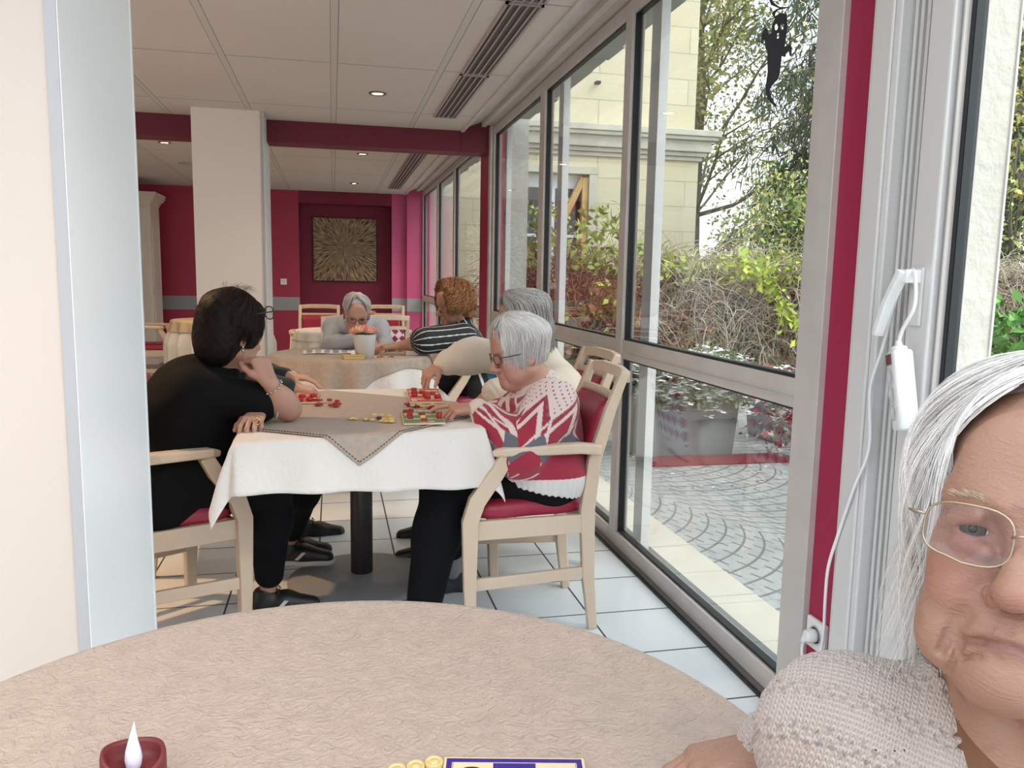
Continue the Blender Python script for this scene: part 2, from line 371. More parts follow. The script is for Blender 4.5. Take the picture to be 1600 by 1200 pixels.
# ================================================= FURNITURE
m_wood = mat('beech_wood', (.70, .55, .42), .42, var=(14, .05))
q = NB(m_wood)
wv = q.n.nodes.new('ShaderNodeTexNoise'); wv.inputs['Scale'].default_value = 6; wv.inputs['Detail'].default_value = 6; wv.inputs['Distortion'].default_value = .5
mp_ = q.n.nodes.new('ShaderNodeMapping'); mp_.inputs['Scale'].default_value = (9, 1.2, 1.2); tc_ = q.n.nodes.new('ShaderNodeTexCoord')
q.n.links.new(tc_.outputs['Object'], mp_.inputs[0]); q.n.links.new(mp_.outputs[0], wv.inputs['Vector'])
q.color(q.mix(wv.outputs[0], (.60, .455, .335), (.72, .58, .45)))
m_vinyl = mat('red_vinyl', (.33, .018, .048), .38, bump=(120, .08, .001), var=(5, .05))
m_check = mat('checker_fabric', (.5, .05, .1), .8)
q = NB(m_check); X, Y, Z = q.xyz()
u = q.m('MULTIPLY', q.m('ADD', X, Z), 16); v = q.m('MULTIPLY', q.m('SUBTRACT', X, Z), 16)
ck = q.m('GREATER_THAN', q.m('MULTIPLY', q.m('SINE', q.m('MULTIPLY', u, PI)), q.m('SINE', q.m('MULTIPLY', v, PI))), .0)
lt = q.m('GREATER_THAN', q.m('ABSOLUTE', q.m('SINE', q.m('MULTIPLY', u, PI))), .25)
q.color(q.mix(ck, (.78, .74, .74), q.mix(lt, (.78, .74, .74), (.36, .02, .07))))
m_rubber = mat('black_rubber', (.01, .01, .01), .6)
def armchair():
    t = thing('armchair', 'x', 'chair', (0, 0, 0))
    for s in (-1, 1):
        f = MB(); xf, xr = s*.245, s*.195
        f.sweep([(xf, .205, 0), (xf, .211, .20), (xf, .212, .43), (xf, .190, .50), (xf*1.0, .120, .60), (xf*1.02, .085, .662)],
                [(.038, .036), (.04, .044), (.04, .056), (.04, .058), (.038, .05), (.036, .045)], up=(0, 1, 0))
        f.build('leg', m_wood, t, .005)
        f = MB()
        f.sweep([(xr, -.245, 0), (xr, -.222, .20), (xr, -.212, .44), (xr, -.232, .62), (xr, -.285, .80), (xr, -.335, .935)],
                [(.032, .032), (.036, .044), (.036, .052), (.034, .046), (.032, .038), (.030, .030)], up=(0, 1, 0))
        f.build('leg', m_wood, t, .005)
        f = MB(); f.sweep([(xf*.995, .198, .205), (xr*1.01, -.215, .215)], (.02, .042)); f.build('stretcher', m_wood, t, .003)
        f = MB()
        f.sweep([(xr*1.08, -.252, .662), (xr*1.2, -.17, .675), (xf*1.06, -.06, .678), (xf*1.06, .03, .676), (xf*1.03, .10, .672), (xf*.98, .135, .664)],
                [(.030, .040), (.040, .038), (.050, .034), (.052, .032), (.050, .030), (.030, .022)])
        f.build('armrest', m_wood, t, .008)
    f = MB(); f.sweep([(-.235, .182, .395), (.235, .182, .395)], (.022, .065)); f.sweep([(-.19, -.205, .395), (.19, -.205, .395)], (.022, .065))
    for s in (-1, 1): f.sweep([(s*.236, .195, .395), (s*.196, -.21, .395)], (.022, .068))
    f.build('seat_frame', m_wood, t, .003)
    f = MB()
    def seat(u_, v_):
        a = 2*PI*u_; e = .42
        cx = math.copysign(abs(math.cos(a))**e, math.cos(a)); cy = math.copysign(abs(math.sin(a))**e, math.sin(a))
        r = [0.96, 1, 1, .97, .9, .7, .4, .001][min(7, round(v_*7))]; z = [.43, .44, .462, .478, .487, .495, .499, .5][min(7, round(v_*7))]
        y = cy*.221*r-.003; w_ = .232+(.012 if y > 0 else 0)-.045*(.235-y)/.47
        return (cx*w_*r, y, z)
    f.grid(seat, 48, 8, closed_u=True); f.build('seat', m_vinyl, t)
    # back: posts lean, pad between z .50 and .83
    def by(z): return -.212-(z-.44)**1.35*.165/(.495**1.35)*.75
    f = MB()
    for z in (.915,): f.sweep([(-.20, by(z)-.012, z), (-.1, by(z)-.022, z+.008), (.1, by(z)-.022, z+.008), (.20, by(z)-.012, z)], (.026, .042))
    f.build('top_rail', m_wood, t, .006)
    f = MB(); z = .838; f.sweep([(-.19, by(z), z), (-.1, by(z)-.012, z), (.1, by(z)-.012, z), (.19, by(z), z)], (.024, .030)); f.build('back_rail', m_wood, t, .004)
    f = MB()
    def pad(u_, v_, off, d):
        x = (u_-.5)*2; z = .50+v_*.325
        edge = min(1, (1-abs(x))*9)**.5*min(1, v_*12+.05)**.5*min(1, (1-v_)*12+.05)**.5
        return (x*.172, by(z)-.012*(1-x*x)+off+d*edge, z)
    f.grid(lambda a, b_: pad(a, b_, .006, .028), 18, 14)
    pm = f.build('backrest', m_vinyl, t, solid=.01)
    f = MB(); f.grid(lambda a, b_: pad(1-a, b_, -.010, -.014), 18, 14); f.build('back_panel', m_check, pm)
    return t
CH = armchair()
CH['used'] = 0
def place_chair(x, y, deg, label, group=None, z=0):
    if not CH['used']:
        CH['used'] = 1; o = CH; o.location = (x, y, z); o.rotation_euler.z = math.radians(deg)
    else: o = dup(CH, (x, y, z), math.radians(deg))
    o['label'] = label
    if group: o['group'] = group
    elif 'group' in o: del o['group']
    if 'used' in o and o is not CH: del o['used']
    return o
G1 = 'beech armchairs with red vinyl around the tables'
place_chair(.665, 2.82, 88, 'beech armchair with red vinyl under the woman in the red patterned sweater', G1)
place_chair(-.61, 2.86, -60, 'beech armchair with red vinyl seat under the woman in the black shirt', G1)
place_chair(.84, 3.40, 92, 'beech armchair with red vinyl behind the woman in the cream sweater, nearest the window panes', G1)
place_chair(.90, 5.22, 95, 'beech armchair with red vinyl under the woman in the striped shirt', G1)
place_chair(-.52, 3.62, -84, 'beech armchair under the person hidden behind the woman in black', G1)
place_chair(.12, 5.95, 180, 'beech armchair under the man in the grey hoodie', G1)
place_chair(-.15, 8.35, 178, 'beech armchair with red backrest facing the camera, left of the man in grey', G1)
place_chair(.36, 6.78, 6, 'beech armchair showing its diamond checked back, right of the man in grey', G1)
place_chair(.52, 8.4, 175, 'farthest beech armchair, its top rail showing above the checked chair back', G1)
place_chair(.96, 7.6, 112, 'beech armchair seen from the side below the magenta wall, right of the man', G1)
place_chair(-1.88, 9.25, -88, 'beech armchair with red seat at the table left of the far pillar', G1)
# ---------------------------------------- cloths
m_linen = mat('white_cotton', (.78, .72, .67), .75, bump=(14, .5, .008, 'warp'), sheen=.1)
m_brown = mat('taupe_jacquard', (.42, .305, .24), .6, bump=(52, .8, .006, 'warp'), sheen=.1, var=(40, .08))
q = NB(m_brown)
m_brown2 = mat('taupe_linen', (.44, .345, .28), .65, bump=(45, .4, .003, 'warp'), sheen=.1, var=(40, .10))
def quad_xy(q4, u_, v_):
    a, b_, c_, d_ = q4
    return tuple((a[k]*(1-u_)+b_[k]*u_)*(1-v_)+(d_[k]*(1-u_)+c_[k]*u_)*v_ for k in (0, 1))
def drape_rect(px_, py_, q4, z, flare=.32, wave=.012, wf=22, seed=0):
    """cloth point given in plan -> hangs over the convex quad q4"""
    best = None; inside = True
    for i in range(4):
        a = Vector(q4[i]); b_ = Vector(q4[(i+1) % 4]); e = b_-a; n_ = Vector((e.y, -e.x)).normalized()
        if (Vector((px_, py_))-a).dot(n_) > 0: inside = False
        t_ = max(0, min(1, (Vector((px_, py_))-a).dot(e)/e.dot(e))); c_ = a+e*t_; d_ = (Vector((px_, py_))-c_).length
        if best is None or d_ < best[0]: best = (d_, c_)
    if inside: return (px_, py_, z)
    d_, c_ = best
    dr = (Vector((px_, py_))-c_).normalized() if d_ > 1e-6 else Vector((0, 0))
    ang = math.atan2(dr.y, dr.x); s_ = c_.x+c_.y
    r0 = .012; fl = flare*d_+wave*math.sin(wf*s_+ang*5+seed)*min(1, d_/.12)
    k = min(1, d_/r0)
    return (c_.x+dr.x*(fl+r0*k*.5), c_.y+dr.y*(fl+r0*k*.5), z-max(0, d_-r0*.4)*math.sqrt(max(.2, 1-flare*flare)))
Q4 = [(-.295, 2.47), (.495, 2.63), (.470, 3.60), (-.30, 3.62)]
TZ = .745
def mid_table():
    t = thing('dining_table', 'square table on a dark column under the white and taupe cloths in the middle', 'table', (.105, 3.24, 0))
    b_ = MB(); b_.lathe([(.30, 0), (.30, .006), (.27, .016), (.06, .03), (.045, .035)], n=64); b_.build('base', mat('table_base', (.25, .25, .26), .55), t)
    b_ = MB(); b_.lathe([(.045, .03), (.045, .70)], n=32); b_.build('column', mat('dark_column', (.07, .06, .06), .35, metal=.3, bump=(40, .1, .001)), t)
    b_ = MB()
    qq = [(x*.98-.105, y-3.24) for x, y in Q4]; cx = sum(p[0] for p in qq)/4; cy = sum(p[1] for p in qq)/4
    qq = [(cx+(x-cx)*.97, cy+(y-cy)*.97) for x, y in qq]
    vs = [(x, y, .70) for x, y in qq]+[(x, y, TZ-.012) for x, y in qq]
    b_.add(vs, [(3, 2, 1, 0), (4, 5, 6, 7)]+[(i, (i+1) % 4, (i+1) % 4+4, i+4) for i in range(4)]); b_.build('tabletop', m_wood, t, .004)
mid_table()
n_ = 110
def plan(u_, v_):   # white cloth: quad grown by the drop
    g_ = .185; x, y = quad_xy(Q4, u_, v_); c_ = (.093, 3.08)
    uu, vv = (u_-.5)*2, (v_-.5)*2
    return x+uu*g_, y+vv*g_
f = MB(); f.grid(lambda a, b_: drape_rect(*plan(a, b_), Q4, TZ, .30, .012, 24), n_, n_)
f.build('tablecloth', m_linen, None, solid=.003, label='white cotton tablecloth with pointed hanging corners on the middle table', cat='tablecloth')
f = MB()
C0 = Vector((.115, 3.00)); hd = .66
def plan2(u_, v_):
    return quad_xy([(.09, 2.435), (.68, 3.02), (-.03, 3.56), (-.62, 2.90)], u_, v_)   # one corner towards the camera
def dr2(u_, v_):
    p = drape_rect(*plan2(u_, v_), [(a-.004*(1 if a < 0 else -1), b_+(-.004 if b_ < 3 else .004)) for a, b_ in Q4], TZ+.006, .34, .012, 24)
    return p
f.grid(dr2, 100, 100)
ov = f.build('table_overlay', m_brown2, None, solid=.002, label='taupe cloth laid cornerwise over the white tablecloth, dark hem stitches', cat='tablecloth')
st_ = MB()
for k in range(70):
    for w_ in (0, 1):
        a_, b2_ = .012+k*.014, .012+k*.014+.008
        if a_ > .97: continue
        P1 = dr2(a_, .010) if w_ else dr2(.010, a_); P2 = dr2(b2_, .010) if w_ else dr2(.010, b2_)
        st_.tube([(P1[0], P1[1], P1[2]+.0012), (P2[0], P2[1], P2[2]+.0012)], .0016, 5)
st_.build('hem_stitches', mat('dark_thread', (.02, .02, .03), .8), ov)
# round tables
def round_table(cx, cy, r, z, label, lab_under, lab_over, over_r, under_drop, m_over, seed=0, over_square=False, stiff=.1, sag=None):
    t = thing('round_table', label, 'table', (cx, cy, 0))
    MB().lathe([(.28, 0), (.28, .01), (.05, .03)], n=48).build('base', mat('table_base'), t)
    MB().lathe([(.045, .02), (.045, z-.04)], n=24).build('column', mat('dark_column'), t)
    MB().lathe([(.001, z-.045), (r-.012, z-.045), (r-.012, z-.012), (.001, z-.012)], n=64).build('tabletop', m_wood, t)
    def cloth(R, z0, nw, amp, sq=False, r_=r):
        def fn(u_, v_):
            a = 2*PI*u_; RR = R
            if sq: RR = min(R*1.0/max(abs(math.cos(a+.87)), abs(math.sin(a+.87))), R*1.40)
            s_ = v_*RR
            if s_ <= r_: return (r_*v_*RR/r_*math.cos(a), s_*math.sin(a), z0)
            d_ = s_-r_
            rr = r_+.012*min(1, d_/.02)+amp*min(1, d_/.25)*(.5+.5*math.sin(nw*a+seed+1.2*math.sin(3*a)))*1.2
            return (rr*math.cos(a), rr*math.sin(a), z0-max(0, d_-.008))
        return fn
    if under_drop:
        f = MB(); f.grid(cloth(r+under_drop, z-.006, 17, .075, r_=r+.002), 240, 70, closed_u=True)
        f.build('tablecloth', m_linen, None, solid=.002, loc=(cx, cy, 0), label=lab_under, cat='tablecloth')
    f = MB(); f.grid(cloth(over_r, z, 17 if under_drop else 11, .08 if under_drop else .03, over_square, r_=r+.008), 240, 70, closed_u=True)
    f.build('table_overlay', m_over, None, solid=.002, loc=(cx, cy, 0), label=lab_over, cat='tablecloth')
NTZ = .762
round_table(-.022, .692, .470, NTZ, 'round table nearest the camera, under the taupe cloth', '', 'taupe jacquard tablecloth on the round table nearest the camera', .74, 0, m_brown)
round_table(.105, 5.13, .475, .76, 'round table at which the man in grey sits', 'white floor-length tablecloth under the taupe one at the table of the man in grey',
            'taupe tablecloth with hanging points on the table of the man in grey', .545, .69, m_brown2, 1.0, True)
round_table(.08, 7.55, .40, .75, 'farther round table behind the man in grey', 'white tablecloth on the farther table behind the man in grey',
            'white top cloth on the farther table behind the man in grey', .50, .66, m_linen, 2.0)
round_table(-1.17, 9.0, .47, .76, 'round table left of the far cream pillar', 'pale floor-length tablecloth on the table left of the far pillar',
            'golden beige overlay on the table left of the far pillar', .60, .68, mat('gold_cloth', (.62, .46, .30), .7, bump=(40, .3, .003, 'warp')), 3.0)
# small white cloth stack / tray left of man
# wardrobe
m_arm = mat('cream_lacquer', (.78, .68, .60), .45)
def wardrobe():
    t = thing('wardrobe', 'tall cream painted wardrobe with carved panel doors at the far left', 'wardrobe', (-2.75, 11.35, 0))
    MB().box(-.5, .5, -.28, .28, .12, 2.10).build('body', m_arm, t, .01)
    c_ = MB()
    for k, (e, z) in enumerate(((.01, 2.10), (.03, 2.13), (.06, 2.16), (.085, 2.19), (.09, 2.22))): c_.box(-.5-e, .5+e, -.28-e, .28, z, z+.032)
    c_.build('cornice', m_arm, t, .006)
    MB().box(-.53, .53, -.31, .28, .06, .14).build('plinth', m_arm, t, .006)
    for sx_ in (-.45, .45): MB().sweep([(sx_, -.26, .08), (sx_*1.05, -.29, .04), (sx_, -.25, 0)], (.06, .06)).build('foot', m_arm, t)
    for s in (-1, 1):
        dx = s*.235; d_ = MB().box(dx-.215, dx+.215, -.305, -.28, .18, 2.06).build('door', m_arm, t, .006)
        for z0, z1 in ((.30, .85), (.95, 1.20), (1.30, 1.95)):
            for e, yy in ((.0, -.315), (.035, -.322)):
                pts = []
                hw = .15-e; a0, a1 = z0+e, z1-e
                pts = [(dx-hw, yy, a0), (dx+hw, yy, a0), (dx+hw, yy, a1-.05)]+[(dx+hw*math.cos(k*PI/8), yy, a1-.05+.05*math.sin(k*PI/8)*1.2) for k in range(1, 8)]+[(dx-hw, yy, a1-.05)]
                MB().tube(pts, .009, 6, closed=True).build('moulding', m_arm, d_)
        MB().box(dx-s*.19-.008, dx-s*.19+.008, -.325, -.305, 1.0, 1.2).build('lock_plate', mat('brass_ring'), d_)
    # side mouldings
    for z0, z1 in ((.30, .95), (1.05, 1.95)):
        MB().tube([(.502, -.2, z0), (.502, .2, z0), (.502, .2, z1), (.502, -.2, z1)], .01, 6, closed=True).build('side_moulding', m_arm, t)
wardrobe()
# ---------------------------------------- small things on the near table
m_ivory = mat('ivory_plastic', (.64, .46, .19), .35)
def token(x, y, z, m, label, group, r=.0125, h=.006, rz=0, stack=1, tilt=0):
    b_ = MB(); b_.lathe([(.001, 0), (r*.96, 0), (r, .001), (r, h-.001), (r*.93, h), (r*.80, h), (r*.74, h-.0015), (r*.45, h-.0015), (r*.40, h), (.001, h)], n=20)
    o = b_.build('token', m, None, label=label, cat='game token', group=group, loc=(x, y, z)); o.rotation_euler = (tilt, tilt*.6, rz); return o
T1 = NTZ+.001
for i, (px_, py_, zz) in enumerate(((.0560, .733, 0), (.0748, .735, 0), (.0932, .737, .001))):
    token(px_, py_, T1+zz, m_ivory, ['yellow round token leftmost of the three beside the violet card', 'yellow round token, middle of the three beside the violet card', 'yellow round token touching the violet card corner'][i], 'yellow tokens on the near table', r=.0092, h=.008)
def lotto_near():
    m_v = mat('violet_print', (.040, .020, .20), .4); m_i = mat('card_ivory', (.68, .54, .32), .45); m_k = mat('print_black', (.02, .02, .03), .4)
    x0, x1, y1 = .107, .2485, .752; t = thing('lotto_card', 'violet and cream number card at the bottom edge of the near table', 'game card', (.1514, .6238, T1), rz=-.207)
    w_ = (x1-x0)/2
    MB().box(-w_, w_, -.11, .11, 0, .006).build('board', m_i, t, .001)
    MB().box(-w_+.003, w_-.003, -.107, .107, .006, .0063).build('violet_field', m_v, t)
    fr = MB()
    for a in (.0085,):
        fr.box(-w_+a, w_-a, .0995, .1002, .0063, .0066); fr.box(-w_+a, -w_+a+.0007, -.1, .1, .0063, .0066); fr.box(w_-a-.0007, w_-a, -.1, .1, .0063, .0066)
    fr.build('border_line', m_i, t)
    cw = (2*w_-.0184)/3
    for r_ in range(5):
        for c_ in range(3):
            if (r_+c_) % 2 == 0:
                xa = -w_+.0092+c_*cw; yb = .099-r_*.04
                cell = MB().box(xa+.0006, xa+cw-.0006, yb-.038, yb, .0063, .0067).build('number_cell', m_i, t)
                num = {(0, 0): '10', (0, 2): '51', (1, 1): '34', (2, 0): '17', (2, 2): '68', (3, 1): '42', (4, 0): '23', (4, 2): '75'}[(r_, c_)]
                cu = bpy.data.curves.new('n', 'FONT'); cu.body = num; cu.size = .030; cu.align_x = 'LEFT'; cu.align_y = 'CENTER'; cu.extrude = .0002; cu.space_character = 1.0
                to = bpy.data.objects.new('digits', cu); C.objects.link(to)
                me = bpy.data.meshes.new_from_object(to.evaluated_get(bpy.context.evaluated_depsgraph_get()), depsgraph=bpy.context.evaluated_depsgraph_get())
                bpy.data.objects.remove(to); me.materials.append(m_k)
                o = bpy.data.objects.new('digits', me); C.objects.link(o); o.parent = cell
                # digits are printed sideways on this card
                o.matrix_local = Matrix.Translation((xa+cw/2, yb-.036, .0069)) @ Matrix.Rotation(PI/2, 4, 'Z')
lotto_near()
def candle():
    t = thing('led_candle', 'small wine red wax candle with a white teardrop flame', 'candle', (-.188, .757, T1))
    m_wax = mat('red_wax', (.15, .018, .020), .5, sss=.15)
    b_ = MB(); h_ = .038
    def fn(u_, v_):
        a = 2*PI*u_; k = v_*12; wob = .0045*math.sin(a-.9)+.003*math.sin(2*a+1)
        prof = [(.022, 0), (.0285, 0), (.0285, .012), (.0285, .026), (.0285, h_-.004), (.0275, h_), (.0255, h_+.0005), (.0235, h_-.003), (.022, h_-.010), (.018, h_-.014), (.010, h_-.0155), (.004, h_-.016), (.001, h_-.016)]
        r_, z_ = prof[min(12, round(k))]; f_ = max(0, z_/h_)**2 if k > 2 else 0
        return (r_*math.cos(a), r_*math.sin(a), z_+wob*f_)
    b_.grid(fn, 48, 13, closed_u=True); b_.build('wax_body', m_wax, t)
    b_ = MB()
    prof = [(.001, .018), (.004, .020), (.0068, .026), (.0077, .033), (.0068, .041), (.0046, .050), (.0027, .058), (.0012, .065), (.0003, .070)]
    vs = [(r_, z_) for r_, z_ in prof]
    b_.grid(lambda u_, v_: (lambda r_, z_: (r_*math.cos(2*PI*u_)+max(0, z_-.045)**1.3*.25, r_*math.sin(2*PI*u_), z_))(*prof[round(v_*8)]), 24, 9, closed_u=True)
    b_.build('flame', mat('flame_plastic', (.74, .72, .84), .35, sss=.3, emit=((.85, .82, 1), .03)), t)
candle()
# ---------------------------------------- boards and tokens on the middle table
m_rb = mat('board_red', (.55, .10, .06), .45); m_gb = mat('board_green', (.14, .28, .12), .45); m_cell = mat('board_cell', (.78, .60, .45), .5)
m_tr = mat('token_red', (.36, .02, .02), .35); m_ty = mat('token_yellow', (.70, .50, .18), .35); m_tp = mat('token_purple', (.06, .03, .13), .35)
TT = TZ+.0085
def board(corners, m, label, seed, taken):
    c_ = [Vector(p) for p in corners]; ce = sum(c_, Vector((0, 0)))/4
    t = thing('lotto_card', label, 'game card', (ce.x, ce.y, TT)); l = [p-ce for p in c_]
    b_ = MB(); b_.add([(*p, 0) for p in l]+[(*p, .006) for p in l], [(3, 2, 1, 0), (4, 5, 6, 7), (0, 1, 5, 4), (1, 2, 6, 5), (2, 3, 7, 6), (3, 0, 4, 7)]); b_.build('board', m_cell, t)
    k = .975; b_ = MB(); b_.add([(*(p*k), .0062) for p in l], [(0, 1, 2, 3)]); b_.build('coloured_field', m, t)
    r_ = random.Random(seed); b_ = MB(); pos = []
    for i in range(9):
        for j in range(5):
            if (i*2+j*3+seed) % 3 == 0 or r_.random() < .15:
                u0, v0 = .06+j*.18, .05+i*.102
                P_ = [quad_xy(l, *uv) for uv in ((u0, v0), (u0+.16, v0), (u0+.16, v0+.085), (u0, v0+.085))]
                b_.add([(*p, .0066) for p in P_], [(0, 1, 2, 3)])
    b_.build('number_cells', m_cell, t)
    return [(ce.x+quad_xy(l, u_, v_)[0], ce.y+quad_xy(l, u_, v_)[1]) for u_, v_ in taken]
gp = board([(.229, 2.66), (.369, 2.66), (.381, 2.93), (.242, 2.93)], m_gb, 'green number card with red tokens, under the pointing hand', 2,
           [(.18, .50), (.18, .32), (.2, .66), (.12, .82), (.24, .86), (.5, .58), (.5, .34), (.82, .80), (.90, .30), (.5, .12)])
for i, (x, y) in enumerate(gp):
    token(x, y, TT+.0068, m_ty if i == 6 else m_tr, ['red token on the green card, front left column', 'red token on the green card, lowest of the left column', 'red token on the green card, third in the left column', 'red token at the far left corner of the green card', 'red token next to the far left corner of the green card', 'red token in the middle of the green card',
          'yellow token on the green card', 'red token at the far right of the green card', 'tall red token stack at the right of the green card, by the finger', 'red token at the near edge of the green card'][i], 'tokens on the green card', r=.0105, h=.022 if i == 8 else .009)
rp = board([(.292, 3.12), (.425, 3.11), (.452, 3.50), (.312, 3.50)], m_rb, 'red number card with red tokens under the reaching hand', 1,
           [(.22, .85), (.2, .62), (.18, .40), (.45, .62), (.52, .38), (.55, .2), (.75, .5), (.86, .22)])
for i, (x, y) in enumerate(rp):
    token(x, y, TT+.0068, m_tr, 'dark red token on the red number card, ' + ['at its far left', 'left, second from the back', 'left, third from the back', 'left of the reaching fingers', 'in the middle', 'in the middle near the front', 'right of the middle', 'largest, at its near right corner'][i], 'tokens on the red card', r=.013, h=.016 if i in (4, 5, 7) else .010)
rr = random.Random(5)
ORD = ['leftmost', 'second from the left', 'third from the left', 'fourth from the left', 'fifth from the left', 'sixth from the left', 'seventh from the left', 'eighth from the left', 'ninth from the left', 'tenth from the left', 'eleventh from the left']
def heap(cx, cy, sx_, sy_, n, cols, where, group):
    L = [(rr.choice(cols), cx+rr.uniform(-sx_, sx_), cy+rr.uniform(-sy_, sy_)) for i in range(n)]; L.sort(key=lambda q_: q_[1]/q_[2]); cnt = {}
    for (cname, m), x, y in L:
        k = cnt.get(cname, 0); cnt[cname] = k+1
        token(x, y, TT+rr.choice((0, 0, .005))+.001, m, '%s token %s, %s of its colour' % (cname, where, ORD[k]), group+', '+cname, r=.0105, h=.007, tilt=rr.uniform(-.12, .12))
heap(.150, 2.775, .045, .06, 12, [('yellow', m_ty), ('violet', m_tp), ('yellow', m_ty)], 'in the heap by the green card', 'loose tokens by the green card')
heap(.065, 2.79, .012, .01, 2, [('yellow', m_ty)], 'apart, left of the green card heap', 'yellow tokens lying apart')
heap(.325, 3.02, .055, .04, 13, [('yellow', m_ty), ('red', m_tr), ('yellow', m_ty)], 'in the heap before the red card', 'loose tokens by the red card')
token(.285, 3.06, TT+.001, m_tp, 'violet token at the left end of the heap before the red card', None, r=.012)
token(.385, 3.01, TT+.001, m_tp, 'violet token at the right end of the heap before the red card', None, r=.011)
heap(-.03, 3.13, .05, .10, 11, [('red', m_tr), ('red', m_tr), ('yellow', m_ty)], 'loose before the reaching hand at left', 'loose tokens by the left hand')
lp = board([(-.16, 3.16), (-.065, 3.16), (-.06, 3.42), (-.155, 3.42)], m_rb, 'red number card half hidden behind the bare forearm', 0,
           [(.3, .1), (.7, .1), (.35, .45), (.8, .5)])
for i, (x, y) in enumerate(lp): token(x, y, TT+.0068, m_tr, 'red token on the half hidden card, ' + ['front left', 'front right', 'back left', 'back right'][i], 'tokens on the half hidden card', r=.014, h=.012)
# far table things
FT = .762
m_pot = mat('white_ceramic', (.82, .83, .84), .3)
def flowerpot(x, y, z, label, s=1.0, cols=((.95, .50, .32), (.95, .66, .48), (.92, .40, .42)), group=None):
    t = thing('flower_pot', label, 'flower pot', (x, y, z))
    MB().lathe([(.001, 0), (.034*s, 0), (.043*s, .085*s), (.046*s, .088*s), (.041*s, .086*s), (.038*s, .07*s), (.001, .07*s)], n=28).build('pot', m_pot, t)
    for k in range(13):
        a = k*2.4; rr_ = .036*s*math.sqrt(k/12.); c_ = Vector((rr_*math.cos(a)*1.3, rr_*math.sin(a)*1.3, (.092-.012*k/12)*s)); b_ = MB(); col = cols[k % len(cols)]; c_.z += .012*s
        for lay, (pr, n__, up) in enumerate(((.024*s, 7, .004), (.019*s, 6, .014), (.011*s, 5, .020))):
            for j in range(n__):
                th = 2*PI*j/n__+lay; d_ = Vector((math.cos(th), math.sin(th), 0)); e = Vector((-d_.y, d_.x, 0))
                b_.add([c_, c_+d_*pr*.6+e*pr*.38+Vector((0, 0, up*.4*s)), c_+d_*pr+Vector((0, 0, up*s)), c_+d_*pr*.6-e*pr*.38+Vector((0, 0, up*.4*s))], [(0, 1, 2, 3)])
        b_.build('blossom', mat('petal_%d' % (k % len(cols)), col, .6), t, solid=.0008)
    b_ = MB()
    for k in range(10):
        a = k*.63; d_ = Vector((math.cos(a), math.sin(a), 0)); e = Vector((-d_.y, d_.x, 0))
        b_.add([Vector((0, 0, .08*s)), d_*.03*s+e*.01*s+Vector((0, 0, .092*s)), d_*.042*s+Vector((0, 0, .078*s)), d_*.03*s-e*.01*s+Vector((0, 0, .092*s))], [(0, 1, 2, 3)])
    b_.build('leaves', mat('leaf_pot', (.15, .28, .08), .6), t, solid=.0008)
flowerpot(.185, 4.86, FT, 'white pot of peach flowers on the table of the man in grey', 1.6)
flowerpot(.32, 7.55, .753, 'pot of yellow flowers on the farther table behind the man', 1.5, ((.75, .75, .08), (.65, .70, .05)))
def wooden_box():
    t = thing('wooden_box', 'flat wooden game box with a white cube on it, before the flower pot', 'box', (.115, 4.80, FT), rz=.1)
    MB().box(-.06, .06, -.045, .045, 0, .018).build('body', mat('pine', (.68, .45, .18), .5), t, .002)
    MB().box(-.062, .062, -.047, .047, .018, .024).build('lid', mat('pine'), t, .002)
wooden_box()
B('dice', m_pot, .1, .125, 4.79, 4.815, FT+.0245, FT+.0495, bevel=.003, label='small white cube standing on the wooden box', cat='cube')
np_ = thing('newspaper', 'open printed paper with a lotto card lying before the man in grey', 'newspaper', (.01, 5.20, FT))
MB().grid(lambda a, b_: ((a-.5)*.40, (b_-.5)*.26, .004+.004*abs(math.sin(a*PI*2))), 20, 6).build('sheet', mat('paper', (.82, .80, .80), .7), np_, solid=.001)
pi_ = MB()
for k in range(14):
    a, b_ = (k % 7)/7.-.46, (k//7)/2.-.44; pi_.box(a*.38, a*.38+.035, b_*.24, b_*.24+.08, .0092, .0096)
pi_.build('print', mat('ink', (.35, .33, .38), .7), np_)
for i in range(6): token(.24+.02*i+.008*(i % 2), 4.83+.02*(i % 3), FT+.001, (m_ty, m_rb, m_tr)[i % 3], ('yellow', 'orange', 'red')[i % 3]+' token right of the wooden box, '+('nearer the box' if i < 3 else 'farther from the box'), 'loose tokens right of the wooden box, %s' % ('yellow', 'orange', 'red')[i % 3], r=.012)
# lotto things at the right of far table
B('card_box', mat('pale_box', (.75, .62, .60), .5), .44, .52, 4.98, 5.06, FT, FT+.03, bevel=.002, label='small pale box on the right side of the table by the striped sleeve', cat='box')
